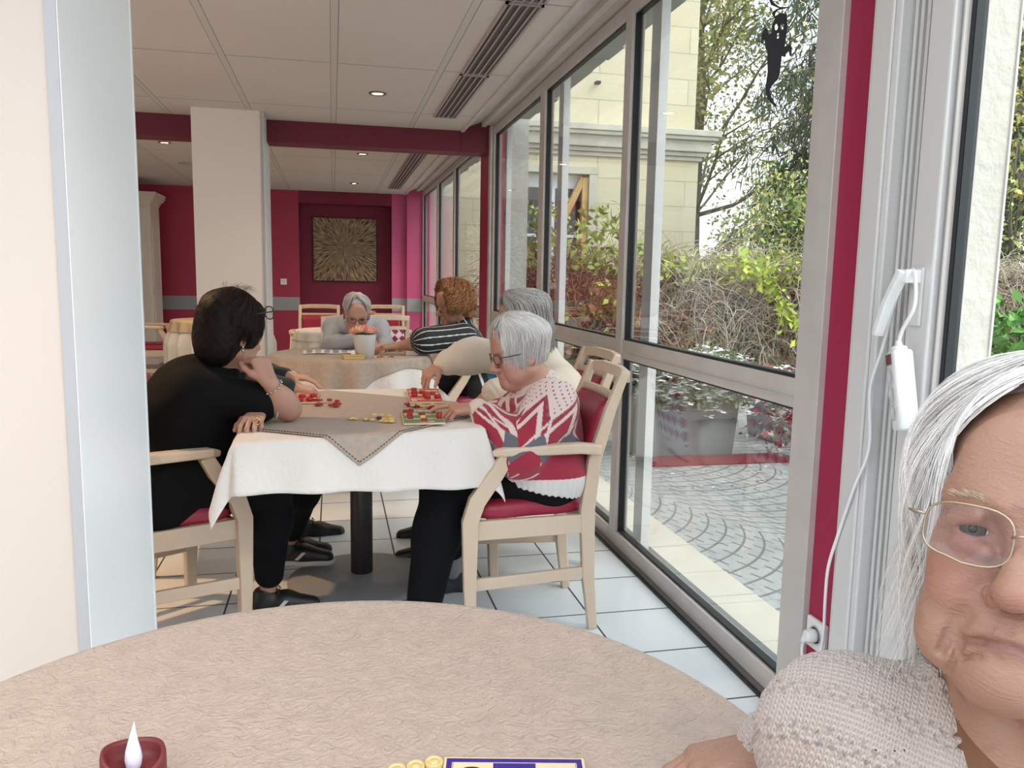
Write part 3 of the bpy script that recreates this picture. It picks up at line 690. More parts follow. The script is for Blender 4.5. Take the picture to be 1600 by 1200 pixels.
# socket, plug and cable, multi-socket strip
def wall_socket():
    t = thing('wall_socket', 'square white wall socket with a plug on the wine red pillar', 'socket', (1.305, 1.862, .285))
    MB().box(-.012, 0, -.043, .043, -.043, .043).build('plate', m_white, t, .003)
    RX = Matrix.Rotation(-PI/2, 4, 'Y')
    MB().lathe([(.021, .010), (.023, .014), (.026, .0145), (.027, .012)], n=28, M=RX).build('rim', mat('socket_grey', (.5, .5, .5), .4), t)
wall_socket()
def plug_strip():
    m_p = mat('white_plastic', (.82, .82, .82), .35)
    t = thing('power_strip', 'white three-way power strip hanging by its cord from the window handle', 'power strip', (1.215, 1.50, 1.02))
    R = Matrix.Rotation(math.radians(-14), 4, 'X') @ Matrix.Rotation(math.radians(-20), 4, 'Z')
    b_ = MB(); 
    def fn(u_, v_):
        a = 2*PI*u_; e = .35; cx = math.copysign(abs(math.cos(a))**e, math.cos(a)); cy = math.copysign(abs(math.sin(a))**e, math.sin(a))
        z = [-.085, -.085, -.08, 0, .085, .09, .09][round(v_*6)]; k = [.001, .85, 1, 1, 1, .85, .001][round(v_*6)]
        return R @ Vector((cx*.022*k, cy*.026*k, z))
    b_.grid(fn, 32, 7, closed_u=True); b_.build('body', m_p, t)
    MB().lathe([(.017, .088), (.017, .098), (.008, .102), (.006, .112)], n=16, M=R).build('cord_grip', m_p, t)
    MB().box(-.0255, -.019, -.012, .012, .060, .082, M=R).build('switch', mat('switch_red', (.12, .01, .02), .3), t)
    for z in (.035, -.005, -.045):
        MB().lathe([(.019, 0), (.019, .002), (.015, .002), (.014, -.003), (.001, -.003)], n=20, M=R @ Matrix.Translation((-.022, 0, z)) @ Matrix.Rotation(-PI/2, 4, 'Y')).build('outlet', mat('outlet_grey', (.6, .6, .6), .4), t)
    c_ = MB()
    top = R @ Vector((0, 0, .108))
    P0 = Vector((1.215, 1.50, 1.02))
    pts = [top, top+Vector((0, -.01, .03)), Vector((1.222, 1.495, 1.205))-P0, Vector((1.236, 1.515, 1.262))-P0, Vector((1.250, 1.545, 1.285))-P0, Vector((1.262, 1.585, 1.262))-P0, Vector((1.262, 1.610, 1.20))-P0,
           Vector((1.255, 1.63, 1.10))-P0, Vector((1.258, 1.665, 1.0))-P0, Vector((1.260, 1.655, .86))-P0, Vector((1.252, 1.69, .75))-P0, Vector((1.255, 1.74, .62))-P0, Vector((1.25, 1.765, .52))-P0,
           Vector((1.262, 1.785, .42))-P0, Vector((1.275, 1.80, .32))-P0, Vector((1.275, 1.812, .25))-P0, Vector((1.268, 1.83, .205))-P0, Vector((1.262, 1.86, .205))-P0, Vector((1.262, 1.872, .235))-P0, Vector((1.264, 1.874, .262))-P0]
    # smooth
    def cr_(p, n__=6):
        out = []
        for i in range(len(p)-1):
            a, b2, c2, d2 = p[max(i-1, 0)], p[i], p[i+1], p[min(i+2, len(p)-1)]
            for k in range(n__):
                s = k/n__; out.append(.5*((2*b2)+(c2-a)*s+(2*a-5*b2+4*c2-d2)*s*s+(3*b2-a-3*c2+d2)*s**3))
        return out+[p[-1]]
    c_.tube(cr_(pts), .0042, 8); c_.build('cord', m_p, t)
    pl = MB(); pl.lathe([(.001, .034), (.013, .034), (.018, .028), (.0185, .012), (.0185, 0), (.001, 0)], n=20, M=Matrix.Translation(Vector((1.295, 1.862, .285))-P0) @ Matrix.Rotation(-PI/2, 4, 'Y'))
    pl.tube([Vector((1.27, 1.868, .285))-P0, Vector((1.264, 1.874, .262))-P0], .009, 10); pl.build('plug', m_p, t)
plug_strip()
def handle():
    t = thing('window_handle', 'white lever handle of the near window door, cord hooked over it', 'handle', (1.272, 1.547, 1.27))
    MB().box(-.008, 0, -.018, .018, -.11, .02).build('escutcheon', m_alu2, t, .003)
    h_ = MB(); h_.sweep([(-.005, 0, 0), (-.045, 0, .0)], (.028, .030), up=(0, 0, 1)); h_.sweep([(-.045, -.004, .012), (-.052, .03, -.06), (-.055, .055, -.135)], [(.016, .028), (.016, .026), (.016, .024)], up=(1, 0, 0)); h_.build('lever', mat('handle_white', (.80, .80, .80), .35), t, .003)
handle()
def ghost():
    # black paper ghost stuck on the pane
    t = thing('ghost_decoration', 'black paper ghost silhouette hanging high before the big window pane', 'decoration', (1.20, 2.109, 1.925))
    # outline traced in metres (u = along -y, v = z)
    W = .034
    out = [(.035, .105), (.055, .098), (.06, .05), (.058, 0), (.054, -.045), (.063, -.04), (.078, -.035), (.087, -.05), (.086, -.085), (.078, -.088), (.073, -.065), (.062, -.075), (.06, -.09), (.044, -.085), (.042, -.13), (.04, -.165), (.03, -.19), (.008, -.215), (0, -.235), (.004, -.255), (.020, -.285), (.034, -.305), (.028, -.31),
           (.0, -.285), (-.018, -.25), (-.02, -.21), (-.015, -.15), (-.02, -.10), (-.022, -.055), (-.032, -.045), (-.036, -.01), (-.042, -.005), (-.046, -.025), (-.052, -.02), (-.050, .02), (-.038, .045), (-.028, .04), (-.018, .015), (-.008, .02), (-.005, .06), (.005, .09)]
    K_ = .60; me_pts = [(u_*K_, v_*K_) for u_, v_ in out]
    cu = bpy.data.curves.new('g', 'CURVE'); cu.dimensions = '2D'; cu.fill_mode = 'BOTH'; cu.extrude = .0006
    def spl(p):
        sp = cu.splines.new('POLY'); sp.points.add(len(p)-1); sp.use_cyclic_u = True
        for i, (a, b_) in enumerate(p): sp.points[i].co = (a, b_, 0, 1)
    spl(me_pts)
    for (cx, cy, rx, ry) in ((.012, .045, .007, .014), (.038, .045, .007, .014), (.022, .005, .005, .014)):
        spl([((cx+rx*math.cos(k*PI/6))*K_, (cy+ry*math.sin(k*PI/6))*K_) for k in range(12)])
    to = bpy.data.objects.new('body', cu); C.objects.link(to); dg = bpy.context.evaluated_depsgraph_get()
    me = bpy.data.meshes.new_from_object(to.evaluated_get(dg), depsgraph=dg); bpy.data.objects.remove(to)
    me.materials.append(mat('black_paper', (.012, .012, .016), .7)); o = bpy.data.objects.new('silhouette', me); C.objects.link(o); o.parent = t
    hx = Vector((.866, -.5, 0)); nn_ = hx.cross(Vector((0, 0, 1)))
    o.matrix_local = Matrix(((hx.x, 0, nn_.x, 0), (hx.y, 0, nn_.y, 0), (0, 1, 0, 0), (0, 0, 0, 1)))
    P_ = [(.030, .105), (.005, .088), (-.004, .105), (.012, .122), (.045, .126), (.066, .128), (.02, .130), (-.012, .150), (-.020, .170), (-.004, .188), (.022, .198)]
    r_ = MB(); r_.sweep([hx*a*K_+Vector((0, 0, b_*K_)) for a, b_ in P_], [(.004, .001), (.008, .001), (.010, .001), (.005, .001), (.003, .001), (.001, .001), (.004, .001), (.009, .001), (.010, .001), (.006, .001), (.001, .001)], up=tuple(nn_)); r_.build('ribbon_tail', mat('black_paper'), t)
    MB().tube([hx*.022*K_+Vector((0, 0, .198*K_)), Vector((0, 0, .545))], .0004, 4).build('thread', mat('white_plastic'), t)
ghost()
# ================================================= OUTDOORS
m_rough = mat('roughcast', (.74, .70, .62), .85, bump=(26, .9, .012), var=(3, .05))
B('wall_fin_near', m_rough, 1.36, 1.71, 1.80, 1.925, 0, 3.2, **S)
B('trim_16', mat('fin_edge', (.80, .78, .74), .6), 1.71, 1.716, 1.795, 1.93, 0, 3.2, **S)
B('wall_fin_far', mat('roughcast_grey', (.50, .49, .44), .9, bump=(22, .8, .01), var=(3, .06)), 1.40, 1.60, 6.62, 7.0, 0, 3.2, **S)
B('wall_fin_end', m_rough, 1.40, 1.70, 11.9, 12.5, 0, 3.2, **S)
# soffit / rolled awning above the windows outside
def awning(y0, y1, label):
    aw = MB(); n_ = int((y1-y0)/.26)
    for i in range(n_):
        y = y0+i*.26; e = .012*math.sin(i*2.3); aw.box(1.36, 1.55+e, y, y+.262, 2.50+.004*math.sin(i*1.7), 2.66)
    aw.build('awning', mat('awning_cloth', (.33, .35, .30), .85, bump=(18, .5, .006), var=(4, .15)), None, label=label, cat='awning')
awning(-3, 1.75, 'rolled awning above the nearest panes outside, right of the fin'); awning(1.95, 6.55, 'grey green rolled awning with a frayed edge above the big panes outside'); awning(7.05, 11.8, 'rolled awning above the far panes beyond the grey pier outside')
# ground
m_cob = mat('cobbles', (.40, .40, .40), .45)
q = NB(m_cob); X, Y, Z = q.xyz()
W_, D_ = 1.3, .125
u = q.m('WRAP', q.m('ADD', q.m('MULTIPLY', X, .94), q.m('MULTIPLY', Y, .34)), W_/2, -W_/2)
yy = q.m('SUBTRACT', q.m('MULTIPLY', Y, .94), q.m('MULTIPLY', X, .34))
arc = q.m('ADD', yy, q.m('SQRT', q.m('SUBTRACT', .62, q.m('POWER', u, 2))))
jr = q.m('LESS_THAN', q.m('ABSOLUTE', q.m('WRAP', arc, D_/2, -D_/2)), .008)
row = q.m('FLOOR', q.m('ADD', q.m('DIVIDE', arc, D_), .5))
an = q.m('ADD', q.m('MULTIPLY', q.m('ARCSINE', q.m('MULTIPLY', u, 1.2)), .85), q.m('MULTIPLY', q.m('MODULO', row, 2), .07))
jc = q.m('LESS_THAN', q.m('ABSOLUTE', q.m('WRAP', an, .07, -.07)), .007)
jj = q.m('MAXIMUM', jr, jc); nn = q.noise(7, 5)
q.color(q.mix(jj, q.mix(nn, (.30, .295, .28), (.52, .51, .48)), (.17, .17, .16))); q.bump(q.m('SUBTRACT', nn, q.m('MULTIPLY', jj, .6)), .5, .01)
B('floor_terrace', m_cob, 1.69, 14, -4, 12.9, -.12, -.03, **S)
m_stone = mat('stone_band', (.66, .58, .46), .6, bump=(12, .3, .004), var=(5, .15))
q = NB(m_stone); X, Y, Z = q.xyz(); q.color(q.mix(q.line(Y, 1.0, .62, .006), q.mix(q.noise(6, 5), (.56, .49, .39), (.72, .65, .53)), (.33, .29, .24)))
B('floor_stone_band', m_stone, 1.42, 1.69, -4, 12.9, -.12, -.025, **S)
B('floor_lawn', mat('grass_green', (.16, .22, .07), .9, bump=(60, .8, .03), var=(2, .25)), 1.4, 60, 12.9, 60, -.14, -.05, **S)
B('floor_garden', mat('grass_green'), 14, 60, -30, 12.9, -.14, -.05, **S)
# stone building
m_lime = mat('limestone', (.74, .66, .48), .8)
q = NB(m_lime); tcx = q.n.nodes.new('ShaderNodeTexCoord'); mpx = q.n.nodes.new('ShaderNodeMapping'); mpx.inputs['Rotation'].default_value = (PI/2, 0, 0)
bt = q.n.nodes.new('ShaderNodeTexBrick'); q.n.links.new(tcx.outputs['Object'], mpx.inputs[0]); q.n.links.new(mpx.outputs[0], bt.inputs[0])
bt.inputs['Scale'].default_value = 1; bt.inputs['Brick Width'].default_value = 1.05; bt.inputs['Row Height'].default_value = .42; bt.inputs['Mortar Size'].default_value = .010; bt.inputs['Mortar Smooth'].default_value = .3
bt.inputs['Color1'].default_value = (.66, .57, .36, 1); bt.inputs['Color2'].default_value = (.75, .66, .44, 1); bt.inputs['Mortar'].default_value = (.38, .33, .22, 1)
q.color(q.mix(q.m('MULTIPLY', q.noise(1.1, 7, .8), .55), bt.outputs[0], (.70, .67, .57))); q.bump(q.noise(14, 5), .25, .01)
def building():
    t = thing('stone_building', 'pale yellow limestone building with a moulded cornice across the terrace', 'building', (3.8, 13, 0))
    X0, X1 = -3.8, 2.33    # local
    wx0, wx1, wz0, wz1 = -.74, .38, 1.25, 2.98
    w_ = MB()
    w_.box(X0, wx0, 0, 6, -.1, 3.35); w_.box(wx1, X1, 0, 6, -.1, 3.35); w_.box(wx0, wx1, 0, 6, wz1, 3.35); w_.box(wx0, wx1, 0, 6, -.1, wz0)
    w_.build('ground_floor_wall', m_lime, t)
    MB().box(X0, X1-.08, .04, 6, 3.75, 9).build('upper_wall', m_lime, t)
    m_ls = mat('cornice_stone', (.62, .59, .49), .85, bump=(16, .5, .015), var=(3, .12))
    for k, (z0, z1, e) in enumerate(((3.28, 3.35, .05), (3.35, 3.42, .10), (3.42, 3.60, .16), (3.60, 3.66, .24), (3.66, 3.76, .28))):
        MB().box(X0, X1+e, -e, 6, z0, z1).build('cornice_moulding', m_ls, t, .012)
    # wide architrave strip left of the window, upper frame
    a = MB(); a.box(wx0-.14, wx0, -.04, .05, wz0, wz1+.12); a.box(wx1, wx1+.14, -.04, .05, wz0, wz1+.12); a.box(wx0-.14, wx1+.14, -.05, .05, wz1, wz1+.13); a.box(wx0-.2, wx1+.2, -.10, .05, wz0-.12, wz0)
    a.build('window_surround', m_ls, t, .01)
    fr = MB(); fr.box(wx0, wx0+.07, .18, .24, wz0, wz1); fr.box(wx1-.07, wx1, .18, .24, wz0, wz1); fr.box(wx0, wx1, .18, .24, wz1-.22, wz1)
    fr.box(-.21, -.15, .17, .24, wz0, wz1-.2); fr.box(wx0, wx1, .18, .24, wz0, wz0+.08); fr.box(wx0+.07, wx1-.07, .18, .23, 1.95, 2.0)
    f_ = fr.build('window', mat('white_frame', (.80, .82, .86), .5), t, .004)
    MB().box(wx0+.05, wx1-.05, .21, .215, wz0, wz1-.2).build('pane', mat('dark_glass', (.05, .055, .06), .08, spec=.6), f_)
    m_tim = mat('raw_timber', (.62, .38, .15), .6, var=(8, .15))
    MB().sweep([(-.02, .08, 2.25), (.30, .08, 2.93)], (.10, .10), up=(0, 1, 0)).build('timber_brace', m_tim, t)
    MB().box(.28, .38, .02, .13, 1.3, 2.94).build('timber_prop', m_tim, t)
    MB().sweep([(-.5, .08, 1.3), (-.75, .06, 2.0)], (.10, .10), up=(0, 1, 0)).build('timber_brace', m_tim, t)
    MB().box(-1.02, -.72, -.2, -.05, 1.30, 1.95).build('white_shutter_board', mat('white_frame'), t)
    # niche panel of the upper floor
    MB().box(-1.4, -.25, -.02, .06, 3.76, 4.35).build('upper_panel', m_ls, t, .01)
    u_ = MB(); u_.box(-1.45, -.55, -.03, .05, 4.55, 6.2); u_.build('upper_window', mat('white_frame'), t); MB().box(-1.38, -.62, -.04, -.03, 4.62, 6.1).build('upper_pane', mat('dark_glass'), t)
    MB().box(.42, .50, -.12, 0, 4.42, 4.46).build('wall_hook', m_dark, t)
building()
# ---------------------------------------------- foliage helpers
nr = np.random.default_rng(11)
def raw_mesh(name, v, f, m, parent=None, col=None, smooth=False, **pr):
    me = bpy.data.meshes.new(name); v = np.asarray(v, np.float32); f = np.asarray(f, np.int32)
    me.vertices.add(len(v)); me.vertices.foreach_set('co', v.ravel())
    k = f.shape[1]; me.loops.add(f.size); me.loops.foreach_set('vertex_index', f.ravel())
    me.polygons.add(len(f)); me.polygons.foreach_set('loop_start', np.arange(0, f.size, k, dtype=np.int32))
    if smooth: me.polygons.foreach_set('use_smooth', np.ones(len(f), bool))
    me.update(calc_edges=True); me.validate()
    if col is not None:
        a = me.color_attributes.new('Col', 'FLOAT_COLOR', 'POINT'); c = np.ones((len(v), 4), np.float32); c[:, :3] = col; a.data.foreach_set('color', c.ravel())
    me.materials.append(m); o = bpy.data.objects.new(name, me); C.objects.link(o)
    if parent: o.parent = parent
    tag(o, **pr); return o
def leaf_arrays(P, size, asp=.5, down=0., spread=1.):
    n = len(P); d = nr.normal(size=(n, 3)); d[:, 2] = d[:, 2]*spread-down; d /= np.linalg.norm(d, axis=1)[:, None]
    a = nr.normal(size=(n, 3)); s = np.cross(d, a); s /= np.linalg.norm(s, axis=1)[:, None]+1e-9
    nrm = np.cross(d, s); L = (size*nr.uniform(.6, 1.3, n))[:, None]
    v = np.stack([P, P+d*L*.5+s*L*asp*.5+nrm*L*.08, P+d*L, P+d*L*.5-s*L*asp*.5+nrm*L*.08], 1).reshape(-1, 3)
    return v, np.arange(4*n).reshape(-1, 4)
def leaf_col(n, cols, per=4):
    c = np.array(cols)[nr.integers(0, len(cols), n)]*nr.uniform(.75, 1.2, (n, 1)); return np.repeat(c, per, 0)
m_leaf = mat('leaf_mix', (.3, .4, .1), .65, attr='Col')
m_leaf.node_tree.nodes['Principled BSDF'].inputs['Specular IOR Level'].default_value = .25
def foliage(name, P, size, cols, parent=None, asp=.5, down=0, **pr):
    v, f = leaf_arrays(P, size, asp, down); return raw_mesh(name, v, f, m_leaf, parent, leaf_col(len(P), cols), **pr)
def twigs(name, starts, dirs, L, r, cols, parent=None, seg=6, grav=.5, wob=.35, **pr):
    n = len(starts); P = np.array(starts, float); d = np.array(dirs, float); d /= np.linalg.norm(d, axis=1)[:, None]; L = np.broadcast_to(L, (n,))
    rings = []
    for i in range(seg+1):
        a = np.array([0, 0, 1.])+.01; s = np.cross(d, a); s /= np.linalg.norm(s, axis=1)[:, None]+1e-9; u_ = np.cross(s, d)
        rr_ = r*(1-.75*i/seg)
        rings.append(np.stack([P+(s*math.cos(t)+u_*math.sin(t))*rr_ for t in (0, 2.09, 4.19)], 1))
        P = P+d*(L/seg)[:, None]; d = d+nr.normal(size=(n, 3))*wob; d[:, 2] -= grav/seg*2; d /= np.linalg.norm(d, axis=1)[:, None]
    v = np.stack(rings, 1)     # n, seg+1, 3, 3
    idx = np.arange(n*(seg+1)*3).reshape(n, seg+1, 3); fs = []
    for j in range(3):
        k = (j+1) % 3; fs.append(np.stack([idx[:, :-1, j], idx[:, :-1, k], idx[:, 1:, k], idx[:, 1:, j]], -1).reshape(-1, 4))
    c = np.repeat(np.array(cols)[nr.integers(0, len(cols), n)]*nr.uniform(.7, 1.2, (n, 1)), (seg+1)*3, 0)
    return raw_mesh(name, v.reshape(-1, 3), np.concatenate(fs), m_leaf, parent, c, **pr)
def branchy(base, h, r, nb, seed, lean=(0, 0), spread=.5, zs=.3):
    """trunk + limbs; returns MB and tip points"""
    R = random.Random(seed); b_ = MB(); pts = [Vector((lean[0]*k/8*h+R.uniform(-.06, .06), lean[1]*k/8*h, h*k/8)) for k in range(9)]
    b_.tube(pts, [r*(1-.8*k/8) for k in range(9)], 8); tips = []
    for i in range(nb):
        k = zs+(1-zs)*(i+R.random())/nb; p = pts[min(8, int(k*8))]; a = R.uniform(0, 2*PI); L = h*spread*(1.15-k)*R.uniform(.6, 1.2)
        d = Vector((math.cos(a), math.sin(a), R.uniform(.25, 1.1))).normalized(); q_ = [p.copy()]
        for s_ in range(5): d = (d+Vector((R.uniform(-.3, .3), R.uniform(-.3, .3), R.uniform(-.1, .25)))).normalized(); q_.append(q_[-1]+d*L/5)
        b_.tube(q_, [r*.35*(1-k*.6)*(1-.8*s_/5) for s_ in range(6)], 5); tips += q_[2:]
        for z_ in range(3):
            p2 = q_[2+z_]; d2 = (d+Vector((R.uniform(-1, 1), R.uniform(-1, 1), R.uniform(-.3, .6)))).normalized()
            b_.tube([p2, p2+d2*L*.25, p2+d2*L*.5+Vector((0, 0, -.05*L))], [r*.12, r*.08, r*.03], 4); tips += [p2+d2*L*.25, p2+d2*L*.5]
    return b_, tips
m_bark = mat('bark', (.22, .20, .15), .85, bump=(20, .6, .02), var=(5, .2))
YG = [(.44, .50, .16), (.56, .55, .20), (.38, .45, .18), (.68, .60, .20)]
GR = [(.14, .22, .07), (.20, .28, .09), (.10, .17, .06)]
DG = [(.085, .13, .075), (.12, .17, .09), (.15, .19, .10), (.06, .10, .06)]
def tree(name, label, loc, h, r, nb, seed, nl, ls, cols, spread=.5, sig=.5, zs=.3, lean=(0, 0)):
    t = thing(name, label, 'tree', loc); b_, tips = branchy(None, h, r, nb, seed, lean, spread, zs); b_.build('trunk', m_bark, t)
    T = np.array([tuple(p) for p in tips]); P = T[nr.integers(0, len(T), nl)]+nr.normal(size=(nl, 3))*sig*nr.uniform(.2, 1, (nl, 1)); P = P[P[:, 2] > .4]
    foliage('foliage', P, ls, cols, t); return t
tree('birch_tree', 'slender half bare tree with yellow green leaves right of the stone building', (8.2, 17.5, 0), 11, .20, 26, 3, 9000, .13, YG, .42, .45, .22)
tree('leafy_tree', 'thin bare branched tree rising behind the slender yellow green one', (9.8, 21, 0), 12, .16, 22, 9, 5000, .13, YG+GR, .4, .6, .25)
tree('garden_tree', 'yellow leaved tree seen through the nearest pane beside the rough rendered pillar', (9.8, 9.3, 0), 7.5, .13, 26, 21, 9000, .10, [(.55, .50, .12), (.62, .55, .18), (.40, .42, .13)], .5, .5, .15)
tree('garden_tree', 'green leaved tree behind the yellow leaved one, right edge of the view outside', (12.5, 11.5, 0), 10, .18, 30, 22, 9000, .12, GR+YG, .5, .6, .15)
tree('garden_tree', 'tall tree far behind the spruce at the right', (15.5, 16, 0), 13, .2, 28, 23, 6000, .16, GR+DG, .45, .7, .2)
# spruce: whorls of drooping boughs with hanging twigs
def spruce(loc, h, R0, seed, label, n_b=110):
    R = random.Random(seed); t = thing('spruce_tree', label, 'tree', loc); b_ = MB(); b_.tube([(0, 0, 0), (0, 0, h*.5), (0, 0, h)], [.24, .15, .02], 8); st = []; dr = []; LL = []
    for i in range(n_b):
        z = .6+(h-1)*(i/n_b); a = i*2.4+R.random(); L = R0*(1-z/h)**.75*R.uniform(.75, 1.1); q_ = []
        for s_ in range(9):
            k = s_/8; q_.append(Vector((math.cos(a)*L*k, math.sin(a)*L*k, z+.25*L*k-.42*L*k*k+(.1*L*max(0, k-.8)*3))))
        b_.tube(q_, [.035*(1-.9*s_/8) for s_ in range(9)], 4)
        for s_ in range(95):
            k = R.uniform(.15, 1); p = q_[min(7, int(k*8))].lerp(q_[min(8, int(k*8)+1)], k*8-int(k*8)); sd = R.uniform(-.35, .35)*L*.35
            st.append((p.x-math.sin(a)*sd, p.y+math.cos(a)*sd, p.z-.05)); dr.append((R.uniform(-.25, .25), R.uniform(-.25, .25), -1)); LL.append(R.uniform(.25, .65))
    b_.build('trunk', m_bark, t)
    st = np.array(st); dr = np.array(dr); LL = np.array(LL); dr /= np.linalg.norm(dr, axis=1)[:, None]; PP = []
    for k in range(5): PP.append(st+dr*LL[:, None]*(k/5)+nr.normal(size=st.shape)*.03)
    foliage('needles', np.concatenate(PP), .38, DG, t, asp=.075, down=1.6)
    return t
spruce((10.6, 14.0, 0), 13, 4.2, 4, 'large dark spruce with drooping boughs seen through the big pane')
spruce((14.6, 20.0, 0), 15, 4.2, 5, 'second spruce farther off, right of the first', 70)
# bushes behind the hedge
def bush(name, label, c, rx, ry, rz_, nl, ls, cols, cat='bush', shell=.55, group=None, down=0, stems=20, asp=.5):
    t = thing(name, label, cat, (c[0], c[1], 0), group=group); d = nr.normal(size=(nl, 3)); d /= np.linalg.norm(d, axis=1)[:, None]
    k = nr.uniform(shell, 1, (nl, 1)); lump = 1+.18*np.sin(d[:, :1]*7+d[:, 2:]*5)+.12*np.sin(d[:, 1:2]*11)
    P = d*k*lump*np.array([rx, ry, rz_])+np.array([0, 0, c[2]]); P = P[P[:, 2] > .02]; foliage('foliage', P, ls, cols, t, asp=asp, down=down)
    s0 = np.zeros((stems, 3))+nr.normal(size=(stems, 3))*[.1*rx, .1*ry, 0]; s0[:, 2] = 0
    dd = nr.normal(size=(stems, 3))*[.35, .35, 0]; dd[:, 2] = 1; twigs('stems', s0, dd, c[2]+rz_*.7, .012, [(.25, .18, .12)], t, grav=-.1, wob=.12); return t
bush('shrub', 'rounded yellow green shrub behind the twiggy hedge, next to the building corner', (6.9, 11.2, 1.6), 1.2, .8, 1.5, 7000, .085, GR+YG)
bush('shrub', 'dark green shrub behind the middle of the twiggy hedge', (8.6, 11.8, 1.7), 1.3, .9, 2.0, 9000, .085, GR+DG)
bush('shrub', 'dark green shrub behind the right part of the twiggy hedge', (10.8, 11.2, 1.5), 1.5, .9, 1.7, 8000, .085, DG+GR)
bush('shrub', 'broad green shrub behind the hedge, seen through the nearest pane', (10.5, 7.9, 1.2), 1.6, 1.2, 1.5, 8000, .09, GR+YG)
# hedge of tangled dry climbers over a wall
TAN = [(.52, .42, .30), (.64, .54, .41), (.40, .31, .22), (.72, .62, .49)]
def hedge():
    t = thing('hedge', 'long low hedge of tangled dry tan creepers behind the planter', 'hedge', (6.2, 8.2, 0))
    b_ = MB(); b_.box(-3.6, 5.8, .05, .5, 0, 1.36); b_.build('core_wall', mat('hedge_core', (.12, .10, .065), .95, bump=(20, 1, .05), var=(6, .4)), t)  # dark brown core wall under the twigs
    n = 6500; s0 = np.stack([nr.uniform(-3.6, 5.8, n), nr.uniform(-.18, .35, n), nr.uniform(.25, 1.5, n)], 1); d = nr.normal(size=(n, 3))*[1, .25, .6]; d[:, 2] += .3; d[:, 1] -= .12
    twigs('dry_twigs', s0, d, nr.uniform(.4, 1.0, n), .0065, TAN, t, grav=1.3, wob=.28)
    n = 900; s0 = np.stack([nr.uniform(-3.6, 5.8, n), nr.uniform(-.2, .3, n), nr.uniform(1.3, 1.5, n)], 1); d = nr.normal(size=(n, 3))*[1, .4, .3]+[0, -.1, .8]; twigs('upright_twigs', s0, d, nr.uniform(.15, .4, n), .004, TAN, t, grav=.9, wob=.25)
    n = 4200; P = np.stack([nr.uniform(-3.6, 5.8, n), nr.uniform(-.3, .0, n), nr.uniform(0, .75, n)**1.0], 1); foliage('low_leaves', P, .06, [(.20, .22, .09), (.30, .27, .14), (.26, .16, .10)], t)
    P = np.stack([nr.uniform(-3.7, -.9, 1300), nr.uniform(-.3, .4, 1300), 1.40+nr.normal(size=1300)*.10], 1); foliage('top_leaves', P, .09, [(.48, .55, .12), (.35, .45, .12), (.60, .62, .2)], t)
    P = [];
    for k in range(220): s_ = nr.uniform(0, 1); P.append((-2.0+s_*.95+nr.normal()*.06, -.35+nr.normal()*.04, 1.45-s_**1.6*1.0+nr.normal()*.05))
    foliage('hanging_leaves', np.array(P), .11, [(.58, .66, .10), (.50, .62, .10)], t)
hedge()
def vine(label, loc, sx_, sy_, h, ntw, cols, leaves, lc, ls=.09, name='climbing_shrub'):
    t = thing(name, label, 'shrub', loc)
    s0 = np.stack([nr.uniform(-sx_, sx_, ntw), nr.uniform(-sy_, sy_, ntw), nr.uniform(0, h*.8, ntw)], 1); d = nr.normal(size=(ntw, 3))*[.6, .4, .5]+[0, 0, .6]
    twigs('twigs', s0, d, nr.uniform(.3, .8, ntw), .006, cols, t, grav=.7, wob=.22)
    for k, (z0, z1, n) in enumerate(leaves):
        P = np.stack([nr.normal(size=n)*sx_*.6, nr.normal(size=n)*sy_*.7, nr.uniform(z0, z1, n)], 1); foliage('leaves', P, ls, lc[k], t)
    return t
vine('reddish tangled shrub with pale green leaves on top, beside the grey pier', (2.10, 7.9, 0), .22, .3, 1.65, 700, [(.24, .10, .08), (.32, .17, .12), (.20, .09, .07)],
     ((1.35, 2.0, 240), (.75, 1.25, 160), (.2, .8, 700)), ([(.45, .52, .16)], [(.50, .20, .14), (.62, .60, .14)], [(.18, .24, .10), (.30, .34, .12)]))
vine('leafy shrub with red stems and yellow green leaves, through the second pane from the right', (2.50, 7.25, 0), .34, .25, 1.45, 800, [(.28, .11, .08), (.38, .20, .13)],
     ((1.35, 1.95, 260), (.55, 1.2, 330), (.1, .6, 500)), ([(.45, .52, .16), (.36, .42, .12)], [(.60, .64, .14), (.46, .50, .14), (.55, .22, .15)], [(.13, .18, .08), (.25, .30, .10)]))
vine('dark stemmed climber with violet red twigs against the grey pier', (2.0, 9.0, 0), .25, .2, 1.6, 300, [(.16, .07, .09), (.26, .06, .06)], ((1.2, 1.9, 90), (.2, 1.0, 120)), ([(.40, .46, .16)], [(.25, .08, .08), (.3, .3, .1)]))
